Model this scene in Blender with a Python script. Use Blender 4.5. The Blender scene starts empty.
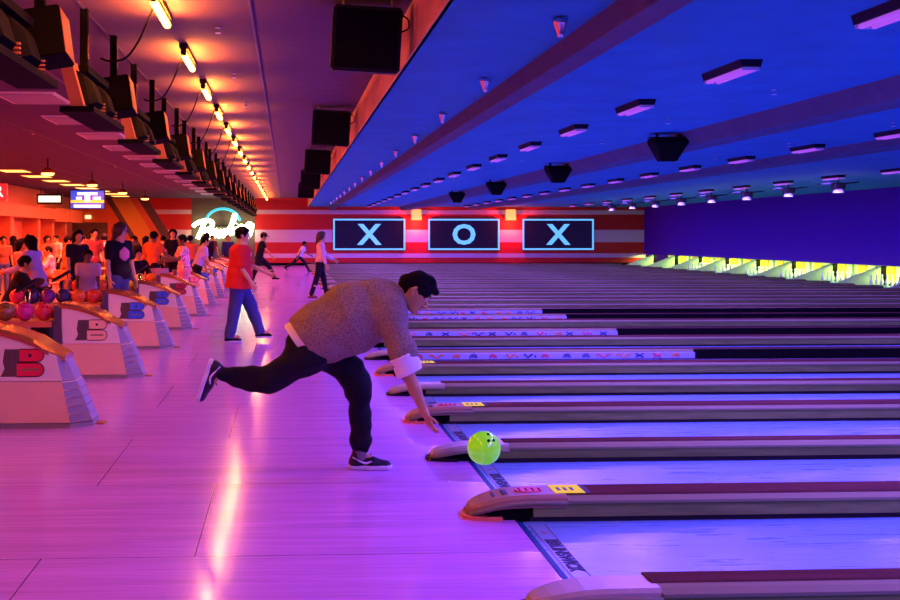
import bpy, math, random
import numpy as np
from math import sin, cos, pi, atan, tan, radians, sqrt
from mathutils import Vector, Matrix
random.seed(7)
SC = bpy.context.scene
COL = SC.collection

# ------------------------------------------------------------------ camera
FPX = 1100.0; PSI = atan(FPX / 22000.0); CX = 288 + FPX * tan(PSI); CY = 236; EYE = 1.65
cd = bpy.data.cameras.new('camera'); cam = bpy.data.objects.new('camera', cd); COL.objects.link(cam)
cam.location = (0, 0, EYE); cam.rotation_euler = (pi / 2, 0, -PSI)
cd.sensor_width = 36; cd.lens = 36 * FPX / 900; cd.clip_end = 300
cd.shift_x = (450 - CX) / 900; cd.shift_y = (CY - 300) / 900
SC.camera = cam
_F = np.array([sin(PSI), cos(PSI), 0]); _R = np.array([cos(PSI), -sin(PSI), 0]); _U = np.array([0, 0, 1.]); _C = np.array([0, 0, EYE])
def at(px, py, **k):
    """the point seen at px,py on the plane x=, y= or z="""
    r = _F + _R * (px - CX) / FPX + _U * (CY - py) / FPX
    (a, v), = k.items(); i = 'xyz'.index(a)
    return Vector(_C + r * ((v - _C[i]) / r[i]))

# ------------------------------------------------------------------ world, view
w = bpy.data.worlds.new('world'); SC.world = w; w.use_nodes = True
w.node_tree.nodes['Background'].inputs[0].default_value = (0.30, 0.05, 0.95, 1)
w.node_tree.nodes['Background'].inputs[1].default_value = 0.16
SC.view_settings.view_transform = 'Standard'; SC.view_settings.look = 'None'
SC.view_settings.exposure = 0.0; SC.view_settings.gamma = 1.0; SC.view_settings.use_curve_mapping = False

ZC = 3.77; ZL = 3.30; YF = 62.0; XS = 1.13; XM = 20.35; XL = -12.0
ROW1 = [(4.32, 1.6 + 2.98 * i) for i in range(-1, 20)]
ROW2 = [(9.5, 2.0 + 2.95 * i) for i in range(0, 20)]
ROW3 = [(14.9, 1.95 + 3.05 * i) for i in range(0, 19)]
TUBES = [(-1.15, 10.0 + 2.78 * i) for i in range(-3, 19)]
TROF = [(-8.8, 35.9 + 3.2 * i) for i in range(-9, 8)]
PEND = [(-6.55, 23.6 + 6.8 * i) for i in range(0, 5)]
VIOLET = (0.19, 0.075, 1.0)
def light(kind, loc, power, color, size=None, rot=(0, 0, 0), spread=None, data=None, name='lamp_light', **kw):
    if data is None:
        data = bpy.data.lights.new(name, kind); data.energy = power; data.color = color
        if kind == 'AREA':
            data.shape = 'RECTANGLE'; data.size, data.size_y = size
            if spread: data.spread = spread
        elif size: data.shadow_soft_size = size
        for k, v in kw.items(): setattr(data, k, v)
    o = bpy.data.objects.new(name, data); COL.objects.link(o); o.location = loc; o.rotation_euler = rot
    return o
P1, P2, P3, PT = 300, 170, 110, 230
d = None
for x, y in ROW1: d = light('AREA', (x, y, ZL - .16), P1, VIOLET, (.18, 1.1), data=d, name='uv_light').data
d = None
for x, y in ROW2: d = light('AREA', (x, y, ZL - .16), P2, VIOLET, (.18, 1.1), data=d, name='uv_light').data
d = None
for x, y in ROW3: d = light('AREA', (x, y, ZL - .16), P3, VIOLET, (.18, 1.1), data=d, name='uv_light').data
# the warm strips throw most of their light up: most of their light goes to the ceiling just above
d = None
for x, y in TUBES:
    d = light('AREA', (x, y, ZC - .15), PT, (1.0, 0.24, 0.02), (.10, 1.1), rot=(pi, 0, 0), data=d, name='tube_light').data
d = None
for x, y in TUBES:
    d = light('AREA', (x, y, ZC - .16), 22, (1.0, 0.34, 0.10), (.06, 1.1), data=d, name='tube_down_light').data
d = None
for x, y in TROF: d = light('AREA', (x, y, ZC - .05), 150, (1.0, 0.13, 0.02), (.8, 1.2), data=d, name='troffer_light').data
d = None
for x, y in PEND: d = light('AREA', (x, y, 3.28), 520, (1.0, 0.11, 0.02), (.3, .3), data=d, name='pendant_light').data
d = None
for i in range(-1, 15):   # added red spots, no fixtures there, reddening the approach and ball returns
    d = light('SPOT', (-4.9, 3.2 + 3.3 * i, 3.55), 2100, (1.0, 0.09, 0.11), .1, rot=(0, radians(34), 0), data=d, name='added_red_spot', spot_size=radians(120), spot_blend=.9).data
d = None
for i in range(10):       # lamps under the masking over the pin decks
    d = light('AREA', (XM - .25, 37.2 + 3.3 * i - 3.3, .60), 85, (0.75, 1.0, 0.20), (.3, 3.0), rot=(0, radians(-8), 0), data=d, name='pit_light').data
for x in (7.24, 12.61):   # wall lamps
    light('POINT', (x, YF - .5, 2.30), 260, (1.0, 0.05, 0.02), .1, name='wall_lamp_light')

# ------------------------------------------------------------------ materials
def mat(name, col, rough=.5, metal=0, emit=None, es=0, noise=None, bump=None, spec=None, coat=0):
    m = bpy.data.materials.new(name); m.use_nodes = True; nt = m.node_tree; b = nt.nodes['Principled BSDF']
    b.inputs['Base Color'].default_value = (*col, 1); b.inputs['Roughness'].default_value = rough; b.inputs['Metallic'].default_value = metal
    if spec is not None: b.inputs['Specular IOR Level'].default_value = spec
    if coat: b.inputs['Coat Weight'].default_value = coat; b.inputs['Coat Roughness'].default_value = .08
    if emit: b.inputs['Emission Color'].default_value = (*emit, 1); b.inputs['Emission Strength'].default_value = es
    tc = None
    if noise or bump:
        tc = nt.nodes.new('ShaderNodeTexCoord')
    if noise:   # (scale xyz, amount)
        mp = nt.nodes.new('ShaderNodeMapping'); mp.inputs['Scale'].default_value = noise[0]
        nz = nt.nodes.new('ShaderNodeTexNoise'); nz.inputs['Scale'].default_value = 1; nz.inputs['Detail'].default_value = 4
        mr = nt.nodes.new('ShaderNodeMapRange'); a = noise[1]
        mr.inputs['From Min'].default_value = .3; mr.inputs['From Max'].default_value = .7
        mr.inputs['To Min'].default_value = 1 - a; mr.inputs['To Max'].default_value = 1 + a
        mx = nt.nodes.new('ShaderNodeVectorMath'); mx.operation = 'SCALE'; mx.inputs[0].default_value = col
        nt.links.new(tc.outputs['Object'], mp.inputs[0]); nt.links.new(mp.outputs[0], nz.inputs['Vector'])
        nt.links.new(nz.outputs['Fac'], mr.inputs['Value']); nt.links.new(mr.outputs[0], mx.inputs['Scale'])
        nt.links.new(mx.outputs[0], b.inputs['Base Color'])
    if bump:    # (scale, strength, distance)
        nz = nt.nodes.new('ShaderNodeTexNoise'); nz.inputs['Scale'].default_value = bump[0]; nz.inputs['Detail'].default_value = 3
        bp = nt.nodes.new('ShaderNodeBump'); bp.inputs['Strength'].default_value = bump[1]; bp.inputs['Distance'].default_value = bump[2]
        nt.links.new(tc.outputs['Object'], nz.inputs['Vector']); nt.links.new(nz.outputs['Fac'], bp.inputs['Height']); nt.links.new(bp.outputs[0], b.inputs['Normal'])
    return m

def floor_mat(name, col, rough, seams=True):
    m = bpy.data.materials.new(name); m.use_nodes = True; nt = m.node_tree; b = nt.nodes['Principled BSDF']; L = nt.links.new
    N = lambda t: nt.nodes.new(t)
    tc = N('ShaderNodeTexCoord')
    def noise(sc, detail=4):
        mp = N('ShaderNodeMapping'); mp.inputs['Scale'].default_value = sc
        nz = N('ShaderNodeTexNoise'); nz.inputs['Scale'].default_value = 1; nz.inputs['Detail'].default_value = detail
        L(tc.outputs['Object'], mp.inputs[0]); L(mp.outputs[0], nz.inputs['Vector']); return nz.outputs['Fac']
    def rng(s, a, b_, lo=.3, hi=.7):
        mr = N('ShaderNodeMapRange'); mr.inputs['From Min'].default_value = lo; mr.inputs['From Max'].default_value = hi
        mr.inputs['To Min'].default_value = a; mr.inputs['To Max'].default_value = b_; L(s, mr.inputs['Value']); return mr.outputs[0]
    def mul(a, b_):
        x = N('ShaderNodeMath'); x.operation = 'MULTIPLY'; L(a, x.inputs[0]); L(b_, x.inputs[1]); return x.outputs[0]
    g = mul(rng(noise((1.2, 55, 1)), .84, 1.14), rng(noise((.5, 10, 1)), .88, 1.10))
    if seams:
        br = N('ShaderNodeTexBrick'); br.inputs['Scale'].default_value = 1; br.inputs['Brick Width'].default_value = 2.6
        br.inputs['Row Height'].default_value = 1.65; br.inputs['Mortar Size'].default_value = .003; br.inputs['Mortar Smooth'].default_value = 0
        br.inputs['Color1'].default_value = br.inputs['Color2'].default_value = (1, 1, 1, 1); br.inputs['Mortar'].default_value = (.12, .1, .1, 1)
        br.offset = .3
        mp = N('ShaderNodeMapping'); mp.inputs['Location'].default_value = (.48, -.74, 0); L(tc.outputs['Object'], mp.inputs[0]); L(mp.outputs[0], br.inputs['Vector'])
        g = mul(g, br.outputs['Color'])
    mx = N('ShaderNodeVectorMath'); mx.operation = 'SCALE'; mx.inputs[0].default_value = col; L(g, mx.inputs['Scale']); L(mx.outputs[0], b.inputs['Base Color'])
    L(rng(noise((2, 20, 1)), rough * .8, rough * 1.3), b.inputs['Roughness'])
    bp = N('ShaderNodeBump'); bp.inputs['Strength'].default_value = .10; bp.inputs['Distance'].default_value = .003; L(noise((1.5, 60, 1)), bp.inputs['Height']); L(bp.outputs[0], b.inputs['Normal'])
    b.inputs['Specular IOR Level'].default_value = .55
    return m

M = {}
M['approach'] = floor_mat('approach_laminate', (.66, .31, .68), .13)
M['lane'] = floor_mat('lane_surface', (.14, .34, .46), .30, False)
M['concourse'] = mat('concourse_carpet', (.10, .05, .05), .7, noise=((6, 6, 6), .5))
M['ceil_left'] = mat('ceiling_tile', (.085, .026, .085), .9, noise=((3, 3, 3), .12), bump=(60, .2, .01))
M['ceil_lane'] = mat('lane_ceiling_paint', (.002, .24, .38), .9, noise=((2, 2, 2), .12), bump=(40, .35, .015))
M['beam'] = mat('beam_paint', (.11, .12, .15), .9, spec=.1, noise=((3, 3, 3), .1))
M['soffit'] = mat('soffit_panel', (.9, .42, .20), .7, noise=((.7, .6, 3), .25))
M['dark'] = mat('black_plastic', (.010, .008, .009), .6, spec=.25)
M['black'] = mat('matte_black', (.005, .004, .004), .9, spec=.08)
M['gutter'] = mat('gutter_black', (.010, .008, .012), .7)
M['wred'] = mat('wall_red_paint', (.62, .012, .006), .7, noise=((.6, 1, 2), .06))
M['wwhite'] = mat('wall_white_paint', (.72, .50, .52), .6)
M['wbrown'] = mat('wall_brown_panel', (.13, .075, .055), .7, noise=((1, 1, 4), .15))
M['worange'] = mat('wall_yellow_orange_paint', (.85, .42, .03), .6)
M['worange2'] = mat('wall_orange_paint', (.75, .16, .03), .6)
M['tan'] = mat('tan_laminate', (.62, .20, .07), .6, noise=((1, 1, 2), .1))
M['mask'] = mat('masking_blue', (.06, .002, .40), .8, spec=.1)
M['uvtube'] = mat('violet_tube_glow', (.1, .05, .2), .4, emit=(.42, .08, .80), es=.85)
M['fixture'] = mat('fixture_housing', (.006, .006, .03), .7, spec=.2)
M['white'] = mat('white_enamel', (.8, .8, .8), .35)
M['tube'] = mat('warm_tube_glow', (.5, .4, .1), .4, emit=(1.0, .62, .12), es=3.2)
M['trof'] = mat('warm_diffuser_glow', (.5, .4, .1), .4, emit=(1.0, .55, .12), es=2.2)
M['trofoff'] = mat('unlit_diffuser', (.22, .26, .34), .5)
M['pend'] = mat('pendant_glow', (.5, .3, .1), .4, emit=(1.0, .50, .14), es=3.5)
M['chrome'] = mat('chrome', (.8, .8, .82), .18, 1)
M['ret'] = mat('return_hood_shell', (.88, .92, .60), .5, noise=((3, 3, 3), .05))
M['ret2'] = mat('return_lower_shell', (.88, .66, .32), .55, noise=((3, 3, 3), .06))
M['retd'] = mat('return_dark_trim', (.09, .06, .10), .5)
M['bronze'] = mat('bronze_trim', (.75, .30, .10), .22, .8)
M['steel'] = mat('steel_grey', (.30, .27, .20), .55)
M['flag'] = mat('emblem_dark_grey', (.12, .09, .08), .6, spec=.2)
M['dcap'] = mat('divider_maroon_cap', (.10, .04, .03), .9, spec=0, noise=((2, 20, 20), .15))
M['dledge'] = mat('divider_pale_ledge', (.25, .25, .11), .9, spec=0)
M['dside'] = mat('divider_grey_side', (.20, .26, .065), .9, spec=0, noise=((3, 30, 30), .2))
M['dnose'] = mat('divider_nose_grey', (.42, .38, .21), .35)
M['dnoseo'] = mat('divider_nose_orange', (.85, .25, .08), .35)
M['dnosew'] = mat('divider_nose_brown', (.34, .20, .08), .5)
M['yellow'] = mat('sticker_yellow', (.7, .7, .0), .7, spec=.05, emit=(.9, .8, .0), es=.4)
M['red'] = mat('sticker_red', (.75, .03, .03), .5)
M['ink'] = mat('black_ink', (.01, .01, .015), .6)
M['foul'] = mat('foul_line_blue', (.0, .05, .13), .5, spec=.15)
M['strip'] = mat('foul_plate', (.16, .30, .36), .3)
M['bump'] = mat('bumper_white_print', (.38, .45, .55), .5)
M['navy'] = mat('print_navy', (.0, .03, .13), .5)
M['porange'] = mat('print_orange', (.85, .22, .0), .6, spec=.1)
M['pit'] = mat('pit_pale_panel', (.62, .80, .45), .6)
M['pityel'] = mat('pit_yellow_panel', (.95, .60, .01), .6)
M['pin'] = mat('pin_white', (.88, .88, .82), .3)
M['screen'] = mat('screen_dark', (.008, .006, .012), .6, spec=.1, emit=(.05, .02, .22), es=.12)
M['cyan'] = mat('screen_cyan', (.1, .3, .5), .4, emit=(.12, .48, 1.0), es=1.1)
M['wlamp'] = mat('wall_lamp_glow', (.5, .2, .1), .4, emit=(1.0, .27, .07), es=1.9)
M['neonw'] = mat('neon_white_green', (.8, .9, .7), .4, emit=(.80, 1.0, .55), es=7)
M['neonc'] = mat('neon_cyan', (.1, .5, .6), .4, emit=(.03, .50, .60), es=1.4)
M['tvblue'] = mat('tv_blue', (.02, .05, .3), .4, emit=(.02, .08, .75), es=1)
M['tvwhite'] = mat('tv_white', (.8, .8, .8), .4, emit=(.8, .95, 1.0), es=1.3)
M['tvyel'] = mat('tv_yellow', (.8, .6, .1), .4, emit=(1.0, .65, .05), es=1)
M['signgreen'] = mat('sign_pale_green', (.8, .9, .8), .4, emit=(.75, 1.0, .75), es=1.3)
M['signred'] = mat('sign_red_glow', (.6, .02, .02), .4, emit=(1.0, .03, .04), es=.8)
M['exit'] = mat('exit_glow', (.8, .6, .3), .4, emit=(1.0, .75, .35), es=1.5)
M['wood'] = mat('orange_wood', (.50, .20, .06), .4, noise=((4, 30, 4), .2))
def cloth(n, c, b=(55, .25, .01)): M['cloth_' + n] = mat('cloth_' + n, c, .85, bump=b, spec=.2); return 0
def skin(n, c): M[n] = mat(n, c, .5)
skin('skin', (.58, .34, .09)); skin('skin_dark', (.20, .10, .03)); skin('skin_light', (.75, .48, .18))
M['hair'] = mat('hair_black', (.004, .003, .002), .8, bump=(90, .8, .015), spec=.12); M['hair_brown'] = mat('hair_brown', (.06, .025, .015), .5, bump=(120, .5, .01))
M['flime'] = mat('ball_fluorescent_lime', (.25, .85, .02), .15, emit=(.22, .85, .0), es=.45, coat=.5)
M['eye'] = mat('eye_white', (.7, .7, .7), .3); M['rubber'] = mat('white_rubber', (.8, .78, .78), .45)

# ------------------------------------------------------------------ mesh helpers
class MB:
    def __init__(s): s.v = []; s.f = []; s.mi = []; s.m = 0
    def add(s, vs, fs):
        n = len(s.v); s.v += [tuple(v) for v in vs]; s.f += [tuple(i + n for i in f) for f in fs]; s.mi += [s.m] * len(fs); return s
    def box(s, x0, x1, y0, y1, z0, z1):
        vs = [(x, y, z) for x in (x0, x1) for y in (y0, y1) for z in (z0, z1)]
        return s.add(vs, [(0, 1, 3, 2), (4, 6, 7, 5), (0, 4, 5, 1), (2, 3, 7, 6), (0, 2, 6, 4), (1, 5, 7, 3)])
    def prism(s, prof, axis, a, b):
        """closed 2-D profile swept along an axis between a and b"""
        def p(q, t):
            return {'x': (t, q[0], q[1]), 'y': (q[0], t, q[1]), 'z': (q[0], q[1], t)}[axis]
        n = len(prof); vs = [p(q, a) for q in prof] + [p(q, b) for q in prof]
        return s.add(vs, [tuple(range(n))[::-1], tuple(range(n, 2 * n))] + [(i, (i + 1) % n, n + (i + 1) % n, n + i) for i in range(n)])
    def loft(s, rings, cap=True):
        n = len(rings[0]); vs = [q for r in rings for q in r]; fs = []
        for k in range(len(rings) - 1):
            for i in range(n): fs.append((k * n + i, k * n + (i + 1) % n, (k + 1) * n + (i + 1) % n, (k + 1) * n + i))
        if cap: fs += [tuple(range(n))[::-1], tuple(range((len(rings) - 1) * n, len(rings) * n))]
        return s.add(vs, fs)
    def tube(s, pts, r, n=8, cap=True):
        pts = [Vector(p) for p in pts]; rings = []
        rr = r if isinstance(r, (list, tuple)) else [r] * len(pts)
        up = None
        for i, p in enumerate(pts):
            t = (pts[min(i + 1, len(pts) - 1)] - pts[max(i - 1, 0)]).normalized()
            if up is None: up = Vector((0, 0, 1)) if abs(t.z) < .9 else Vector((1, 0, 0))
            a = t.cross(up).normalized(); b = a.cross(t).normalized(); up = b
            rings.append([p + (a * cos(2 * pi * k / n) + b * sin(2 * pi * k / n)) * rr[i] for k in range(n)])
        return s.loft(rings, cap)
    def lathe(s, c, prof, n=16, axis='z'):
        c = Vector(c); rings = []
        for r, h in prof:
            ring = []
            for k in range(n):
                a = 2 * pi * k / n
                o = (r * cos(a), r * sin(a), h) if axis == 'z' else ((h, r * cos(a), r * sin(a)) if axis == 'x' else (r * cos(a), h, r * sin(a)))
                ring.append(c + Vector(o))
            rings.append(ring)
        return s.loft(rings)
    def ball(s, c, r, nu=24, nv=14):
        return s.lathe(c, [(max(r * sin(pi * j / nv), 1e-4), -r * cos(pi * j / nv)) for j in range(nv + 1)], nu)
    def build(s, name, mats, parent=None, smooth=False, bevel=0):
        me = bpy.data.meshes.new(name); me.from_pydata(s.v, [], s.f)
        for m in (mats if isinstance(mats, (list, tuple)) else [mats]): me.materials.append(m)
        me.polygons.foreach_set('material_index', s.mi)
        if smooth: me.polygons.foreach_set('use_smooth', [True] * len(s.f))
        me.update()
        import bmesh
        bm = bmesh.new(); bm.from_mesh(me); bmesh.ops.recalc_face_normals(bm, faces=bm.faces)
        if bevel: bmesh.ops.bevel(bm, geom=list(bm.edges), offset=bevel, segments=2, affect='EDGES', clamp_overlap=True)
        bm.to_mesh(me); bm.free()
        o = bpy.data.objects.new(name, me); COL.objects.link(o)
        if parent: o.parent = parent
        return o
def tag(o, label, cat, group=None):
    o['label'] = label; o['category'] = cat
    if group: o['group'] = group
    return o
def thing(name, label, cat, loc=(0, 0, 0), rz=0, group=None):
    o = bpy.data.objects.new(name, None); COL.objects.link(o); o.empty_display_size = .1
    o.location = loc; o.rotation_euler = (0, 0, rz); return tag(o, label, cat, group)
def struct(o): o['kind'] = 'structure'; return o
def dup(root, loc, rz=None, label=None):
    r = root.copy(); COL.objects.link(r); r.location = loc
    if rz is not None: r.rotation_euler = (0, 0, rz)
    if label: r['label'] = label
    for ch in KIDS(root):
        c = ch.copy(); COL.objects.link(c); c.parent = r
        for g in KIDS(ch):
            q = g.copy(); COL.objects.link(q); q.parent = c
    return r
def KIDS(o): return [c for c in COL.objects if c.parent == o]

# ------------------------------------------------------------------ structure
LP = 1.65
DIV = [4.80 + LP * k for k in range(-1, 35)]            # divider centres (first one is the nearest, just below the frame)
def fl(name, x0, x1, y0, y1, m, z=0): return struct(MB().box(x0, x1, y0, y1, z - .2, z).build(name, m))
fl('floor', -4.6, 1.315, -2, YF, M['approach'])
fl('floor', XL, -4.6, -2, YF, M['concourse'])
struct(MB().box(1.315, 22, -2, YF, -.4, -.055).build('floor', M['gutter']))
struct(MB().box(XL, XS, -2, YF, ZC, ZC + .1).build('ceiling', M['ceil_left']))
struct(MB().box(XS, 22, -2, YF, ZL, ZL + .1).build('ceiling', M['ceil_lane']))
mb = MB(); y = -2.0
while y < YF:
    mb.box(XS - .012, XS + .02, y + .012, min(y + LP - .012, YF), ZL - .0, ZC); y += LP
mb.m = 1; mb.box(XS + .0, XS + .03, -2, YF, ZL, ZC)
struct(mb.build('trim_1', [M['soffit'], M['black']]))
struct(MB().prism([(2.30, ZL), (2.34, ZL - .16), (2.50, ZL - .20), (2.56, ZL)], 'y', -2, YF).build('trim_2', M['beam']))
struct(MB().prism([(6.25, ZL), (6.42, ZL - .20), (6.80, ZL - .22), (7.0, ZL)], 'y', -2, YF).build('trim_3', M['beam']))
struct(MB().prism([(10.1, ZL), (10.2, ZL - .12), (10.7, ZL - .14), (10.85, ZL)], 'y', -2, YF).build('trim_4', M['beam']))
# faint joint lines on the left ceiling
mb = MB()
for x in (-.35, -1.9, -3.1, -5.2, -7.3): mb.box(x - .012, x + .012, -2, YF, ZC - .006, ZC)
struct(mb.build('trim_5', M['retd']))
# right wall: masking over the pin decks
struct(MB().box(XM, XM + .12, 20, YF, .63, ZL).build('wall_right', M['mask']))
struct(MB().box(XM + 1.3, XM + 1.4, 20, YF, 0, ZL).build('wall_right', M['gutter']))
# far wall with stripes
mb = MB(); Y = YF
def far(x0, x1, z0, z1, mi, t=0):
    mb.m = mi; mb.box(x0, x1, Y - t, Y + .2, z0, z1)
far(-1.86, XM + .1, 0, ZC, 0)
far(-8.9, -5.40, 0, ZC, 0)
for z0, z1 in ((2.88, 3.12), (1.30, 2.0), (.42, .66)):
    far(-1.86, XM + .1, z0, z1, 1, .012); far(-9, -5.4, z0, z1, 1, .012)
mb.m = 4; far(-5.40, -1.86, 0, ZC, 2, .03)
far(XL, -8.9, 0, ZC, 3)
mb.m = 5
struct(mb.build('wall_back', [M['wred'], M['wwhite'], M['wbrown'], M['worange2'], M['black'], M['black']]))
# slanting super-graphic bands on the far wall, paint on plaster
mb = MB()
def band(x0, x1, mi, t):
    mb.m = mi; mb.prism([(x0, ZC), (x1, ZC), (x1 + 2.15, 0.3), (x0 + 2.15, 0.3)], 'y', Y - t, Y + .01)
mb.m = 1; mb.prism([(XL, ZC), (-10.1, ZC), (-7.95, .3), (XL, .3)], 'y', Y - .014, Y + .01)
band(-10.2, -9.85, 2, .026)
band(-9.87, -8.8, 0, .022)
band(-8.82, -8.38, 1, .024)
band(-8.4, -7.85, 2, .030)
struct(mb.build('trim_6', [M['worange'], M['worange2'], M['wbrown']]))
# left wall with stepped bulkhead
mb = MB(); mb.box(XL - .2, XL, -2, YF, 0, ZC)
struct(mb.build('wall_left', M['tan']))
mb = MB(); mb.box(XL - .02, XL + .5, 40, 52.5, 2.62, ZC); mb.m = 1; mb.box(XL - .02, XL + .9, 40, 53.2, 2.45, 2.95)
mb.m = 1; mb.box(XL - .02, XL + .9, 53.2, 60.2, 2.35, 3.0)
struct(mb.build('trim_7', [M['worange2'], M['tan']]))
mb = MB()
for y in (45.5, 50.4, 53.4, 56.5): mb.box(XL, XL + .7, y, y + .5, 0, 2.5)
struct(mb.build('trim_8', M['tan']))
struct(MB().box(-12.0, -10.05, YF - .06, YF + .01, 0, 2.4).box(-11.05, -11.0, YF - .09, YF, 0, 2.3).build('door_1', M['wbrown']))
struct(MB().box(-1.86, XM, YF - .05, YF, 0, .14).build('baseboard_back', M['black']))

# ------------------------------------------------------------------ lanes, dividers, bumpers, foul lines
ORD = ['nearest', 'second', 'third', 'fourth', 'fifth', 'sixth', 'seventh', 'eighth', 'ninth', 'tenth']
LE = .165
for k in range(len(DIV) - 1):
    y0, y1 = DIV[k] + LE, DIV[k + 1] - LE
    if y1 > YF: break
    lab = ('%s bowling lane from the camera, pale glowing bed between grey dividers' % ORD[k - 1]) if 1 <= k <= 10 else \
          ('bowling lane bed in the lower right corner in front of the nearest divider' if k == 0 else 'distant bowling lane bed beyond the lanes with printed bumpers')
    tag(MB().box(1.315, 19.9, y0, y1, -.06, 0).build('bowling_lane', M['lane']), lab, 'bowling lane', 'bowling lanes side by side')
# foul line of each lane
def text_mesh(body, size, mt, name, parent, extrude=.001, align='CENTER'):
    cu = bpy.data.curves.new(name, 'FONT'); cu.body = body; cu.size = size; cu.align_x = align; cu.align_y = 'CENTER'; cu.extrude = extrude; cu.offset = .004 * (name == 'lettering') + .05 * (name == 'letter' and size > 1); cu.resolution_u = 3
    o = bpy.data.objects.new(name, cu); COL.objects.link(o)
    dg = bpy.context.evaluated_depsgraph_get(); me = bpy.data.meshes.new_from_object(o.evaluated_get(dg)); COL.objects.unlink(o); bpy.data.objects.remove(o)
    me.materials.clear(); me.materials.append(mt); q = bpy.data.objects.new(name, me); COL.objects.link(q)
    if parent: q.parent = parent
    return q
def make_foul():
    t = thing('foul_line', '', 'foul line', (0, 0, 0), 0, 'foul lines across the lanes')
    h = LP / 2 - LE
    MB().box(1.318, 1.348, -h, h, 0, .003).build('blue_stripe', M['foul'], t)
    p = MB().box(1.365, 1.475, -h, h, 0, .002)
    p.m = 1
    for x in (1.372, 1.462): p.box(x, x + .004, -h + .05, h - .08, .002, .003)
    p.build('plate', [M['strip'], M['ink']], t)
    o = text_mesh('BRUNSWICK', .098, M['ink'], 'lettering', t); o.location = (1.42, 0, .0035); o.rotation_euler = (0, 0, -pi / 2)
    a = MB()
    for s in (-1, 1): a.box(1.40, 1.44, s * .42 - .004, s * .42 + .004, .002, .0035); a.box(1.418, 1.424, s * .42 - .02, s * .42 + .02, .002, .0035)
    a.build('arrow_mark', M['red'], t)
    return t
fl0 = make_foul()
for k in range(0, 14):
    yc = (DIV[k] + DIV[k + 1]) / 2
    lab = ('foul line with black lettering across the %s lane from the camera' % ORD[k - 1]) if 1 <= k <= 10 else \
        ('foul line across the lane cut off at the lower edge of the picture' if k == 0 else 'thin foul line of a far lane hidden among the distant dividers')
    if k == 0: fl0.location = (0, yc, 0); fl0['label'] = lab
    else: dup(fl0, (0, yc, 0), label=lab)

def divider(wide, nose, sticker):
    hw = .145 if wide else .115; t = thing('lane_divider', '', 'lane divider', (0, 0, 0), 0, 'dividers between the lanes'); H = .135 if wide else .12
    x1 = 18.15; xn = 1.62
    b = MB(); b.prism([(-hw, .022), (hw, .022), (hw, H - .03), (-hw, H - .03)], 'x', 1.42, x1)
    b.build('side_panel', M['dside'], t)
    MB().prism([(-hw + .01, -.055), (hw - .01, -.055), (hw - .01, .022), (-hw + .01, .022)], 'x', 1.40, x1).build('shadow_kick_strip', M['gutter'], t)  # black strip, the shadow under the side panel put into its colour
    MB().prism([(-hw - .012, H - .034), (-hw - .012, H - .018), (-hw + .03, H), (hw - .03, H), (hw + .012, H - .018), (hw + .012, H - .034)], 'x', xn, x1).build('ledge', M['dledge'], t)
    if not wide: MB().prism([(-.03, H - .002), (-.02, H + .008), (hw - .005, H + .008), (hw + .005, H - .004)], 'x', xn - .02, x1).build('cap', M['dcap'], t)
    if wide: MB().prism([(-hw + .045, H - .002), (-hw + .06, H + .012), (hw - .02, H + .012), (hw - .01, H - .002)], 'x', xn - .02, x1).build('cap', M['dcap'], t)
    # rounded, tapering nose with a pale side rail running down to the tip
    rings = []; rail = {-1: [], 1: []}
    for u in [0, .03, .08, .16, .28, .42, .6, .8, 1.0]:
        x = 1.05 + (xn - 1.05) * u; e_ = sqrt(max(0, 1 - (1 - min(u / .40, 1)) ** 2)); ww = (hw + .006) * (.30 + .70 * e_); h = .045 + (H + (.010 if wide else 0) - .045) * (.35 * e_ + .65 * min(1, u / .5) ** .7)
        zb = .022 + (h - .045) * .55 * min(1, max(0, (u - .02) / .2))
        rings.append([(x, -ww, zb), (x, -ww * .93, h - .015), (x, -ww * .75, h), (x, ww * .75, h), (x, ww * .93, h - .015), (x, ww, zb)])
        for sg in (-1, 1): rail[sg].append((x, sg * ww, max(zb, h - .042)))
    MB().loft(rings).build('nose', nose, t, smooth=False)
    for sg in (-1, 1): MB().tube(rail[sg], .013, 6).build('nose_rail', M['dledge'], t, smooth=True)
    rings = []
    for u in [0, .1, .3, .6, 1]:
        x = 1.02 + .22 * u; ww = (hw + .006) * (.4 + .6 * sqrt(1 - (1 - u) ** 2))
        rings.append([(x, -ww, 0.0), (x, -ww, .022), (x, ww, .022), (x, ww, 0.0)])
    MB().loft(rings).build('nose_base', M['dnoseo'] if wide else M['dark'], t)
    MB().prism([(-hw + .025, 0), (hw - .025, 0), (hw - .025, .07), (-hw + .025, .07)], 'x', 1.16, 1.44).build('return_opening', M['black'], t)
    if sticker:
        z = H + .0125; 
        ys = MB().box(1.56, 1.74, -hw + .05, hw - .03, z, z + .0015).build('yellow_sticker', M['yellow'], t)
        q = MB()
        for x in (1.59, 1.63, 1.67): q.box(x, x + .02, -.03, .045, z + .0015, z + .0022)
        q.box(1.745, 1.757, -hw + .05, hw - .03, z, z + .0015); q.box(1.765, 1.773, -hw + .05, hw - .03, z, z + .0015)
        q.build('sticker_print', M['ink'], ys)
        q = MB()
        n = 20; q.prism([(1.42 + .085 * cos(2 * pi * i / n), .005 + .062 * sin(2 * pi * i / n)) for i in range(n)], 'z', H - .004, z + .0015)
        q.m = 1
        for x in (1.36, 1.40, 1.44, 1.48): q.box(x, x + .012, -.03, .04, z + .0015, z + .0022)
        q.build('red_emblem', [M['red'], M['dcap']], t)
        q = MB(); q.box(1.20, 1.245, -.05, .05, H - .045, H - .012); q.box(1.26, 1.29, -.05, .05, H - .03, H + .003); q.build('black_mark', M['ink'], t)
    return t
wd = divider(True, M['dnosew'], True); nd = divider(False, M['dnose'], False)
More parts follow.
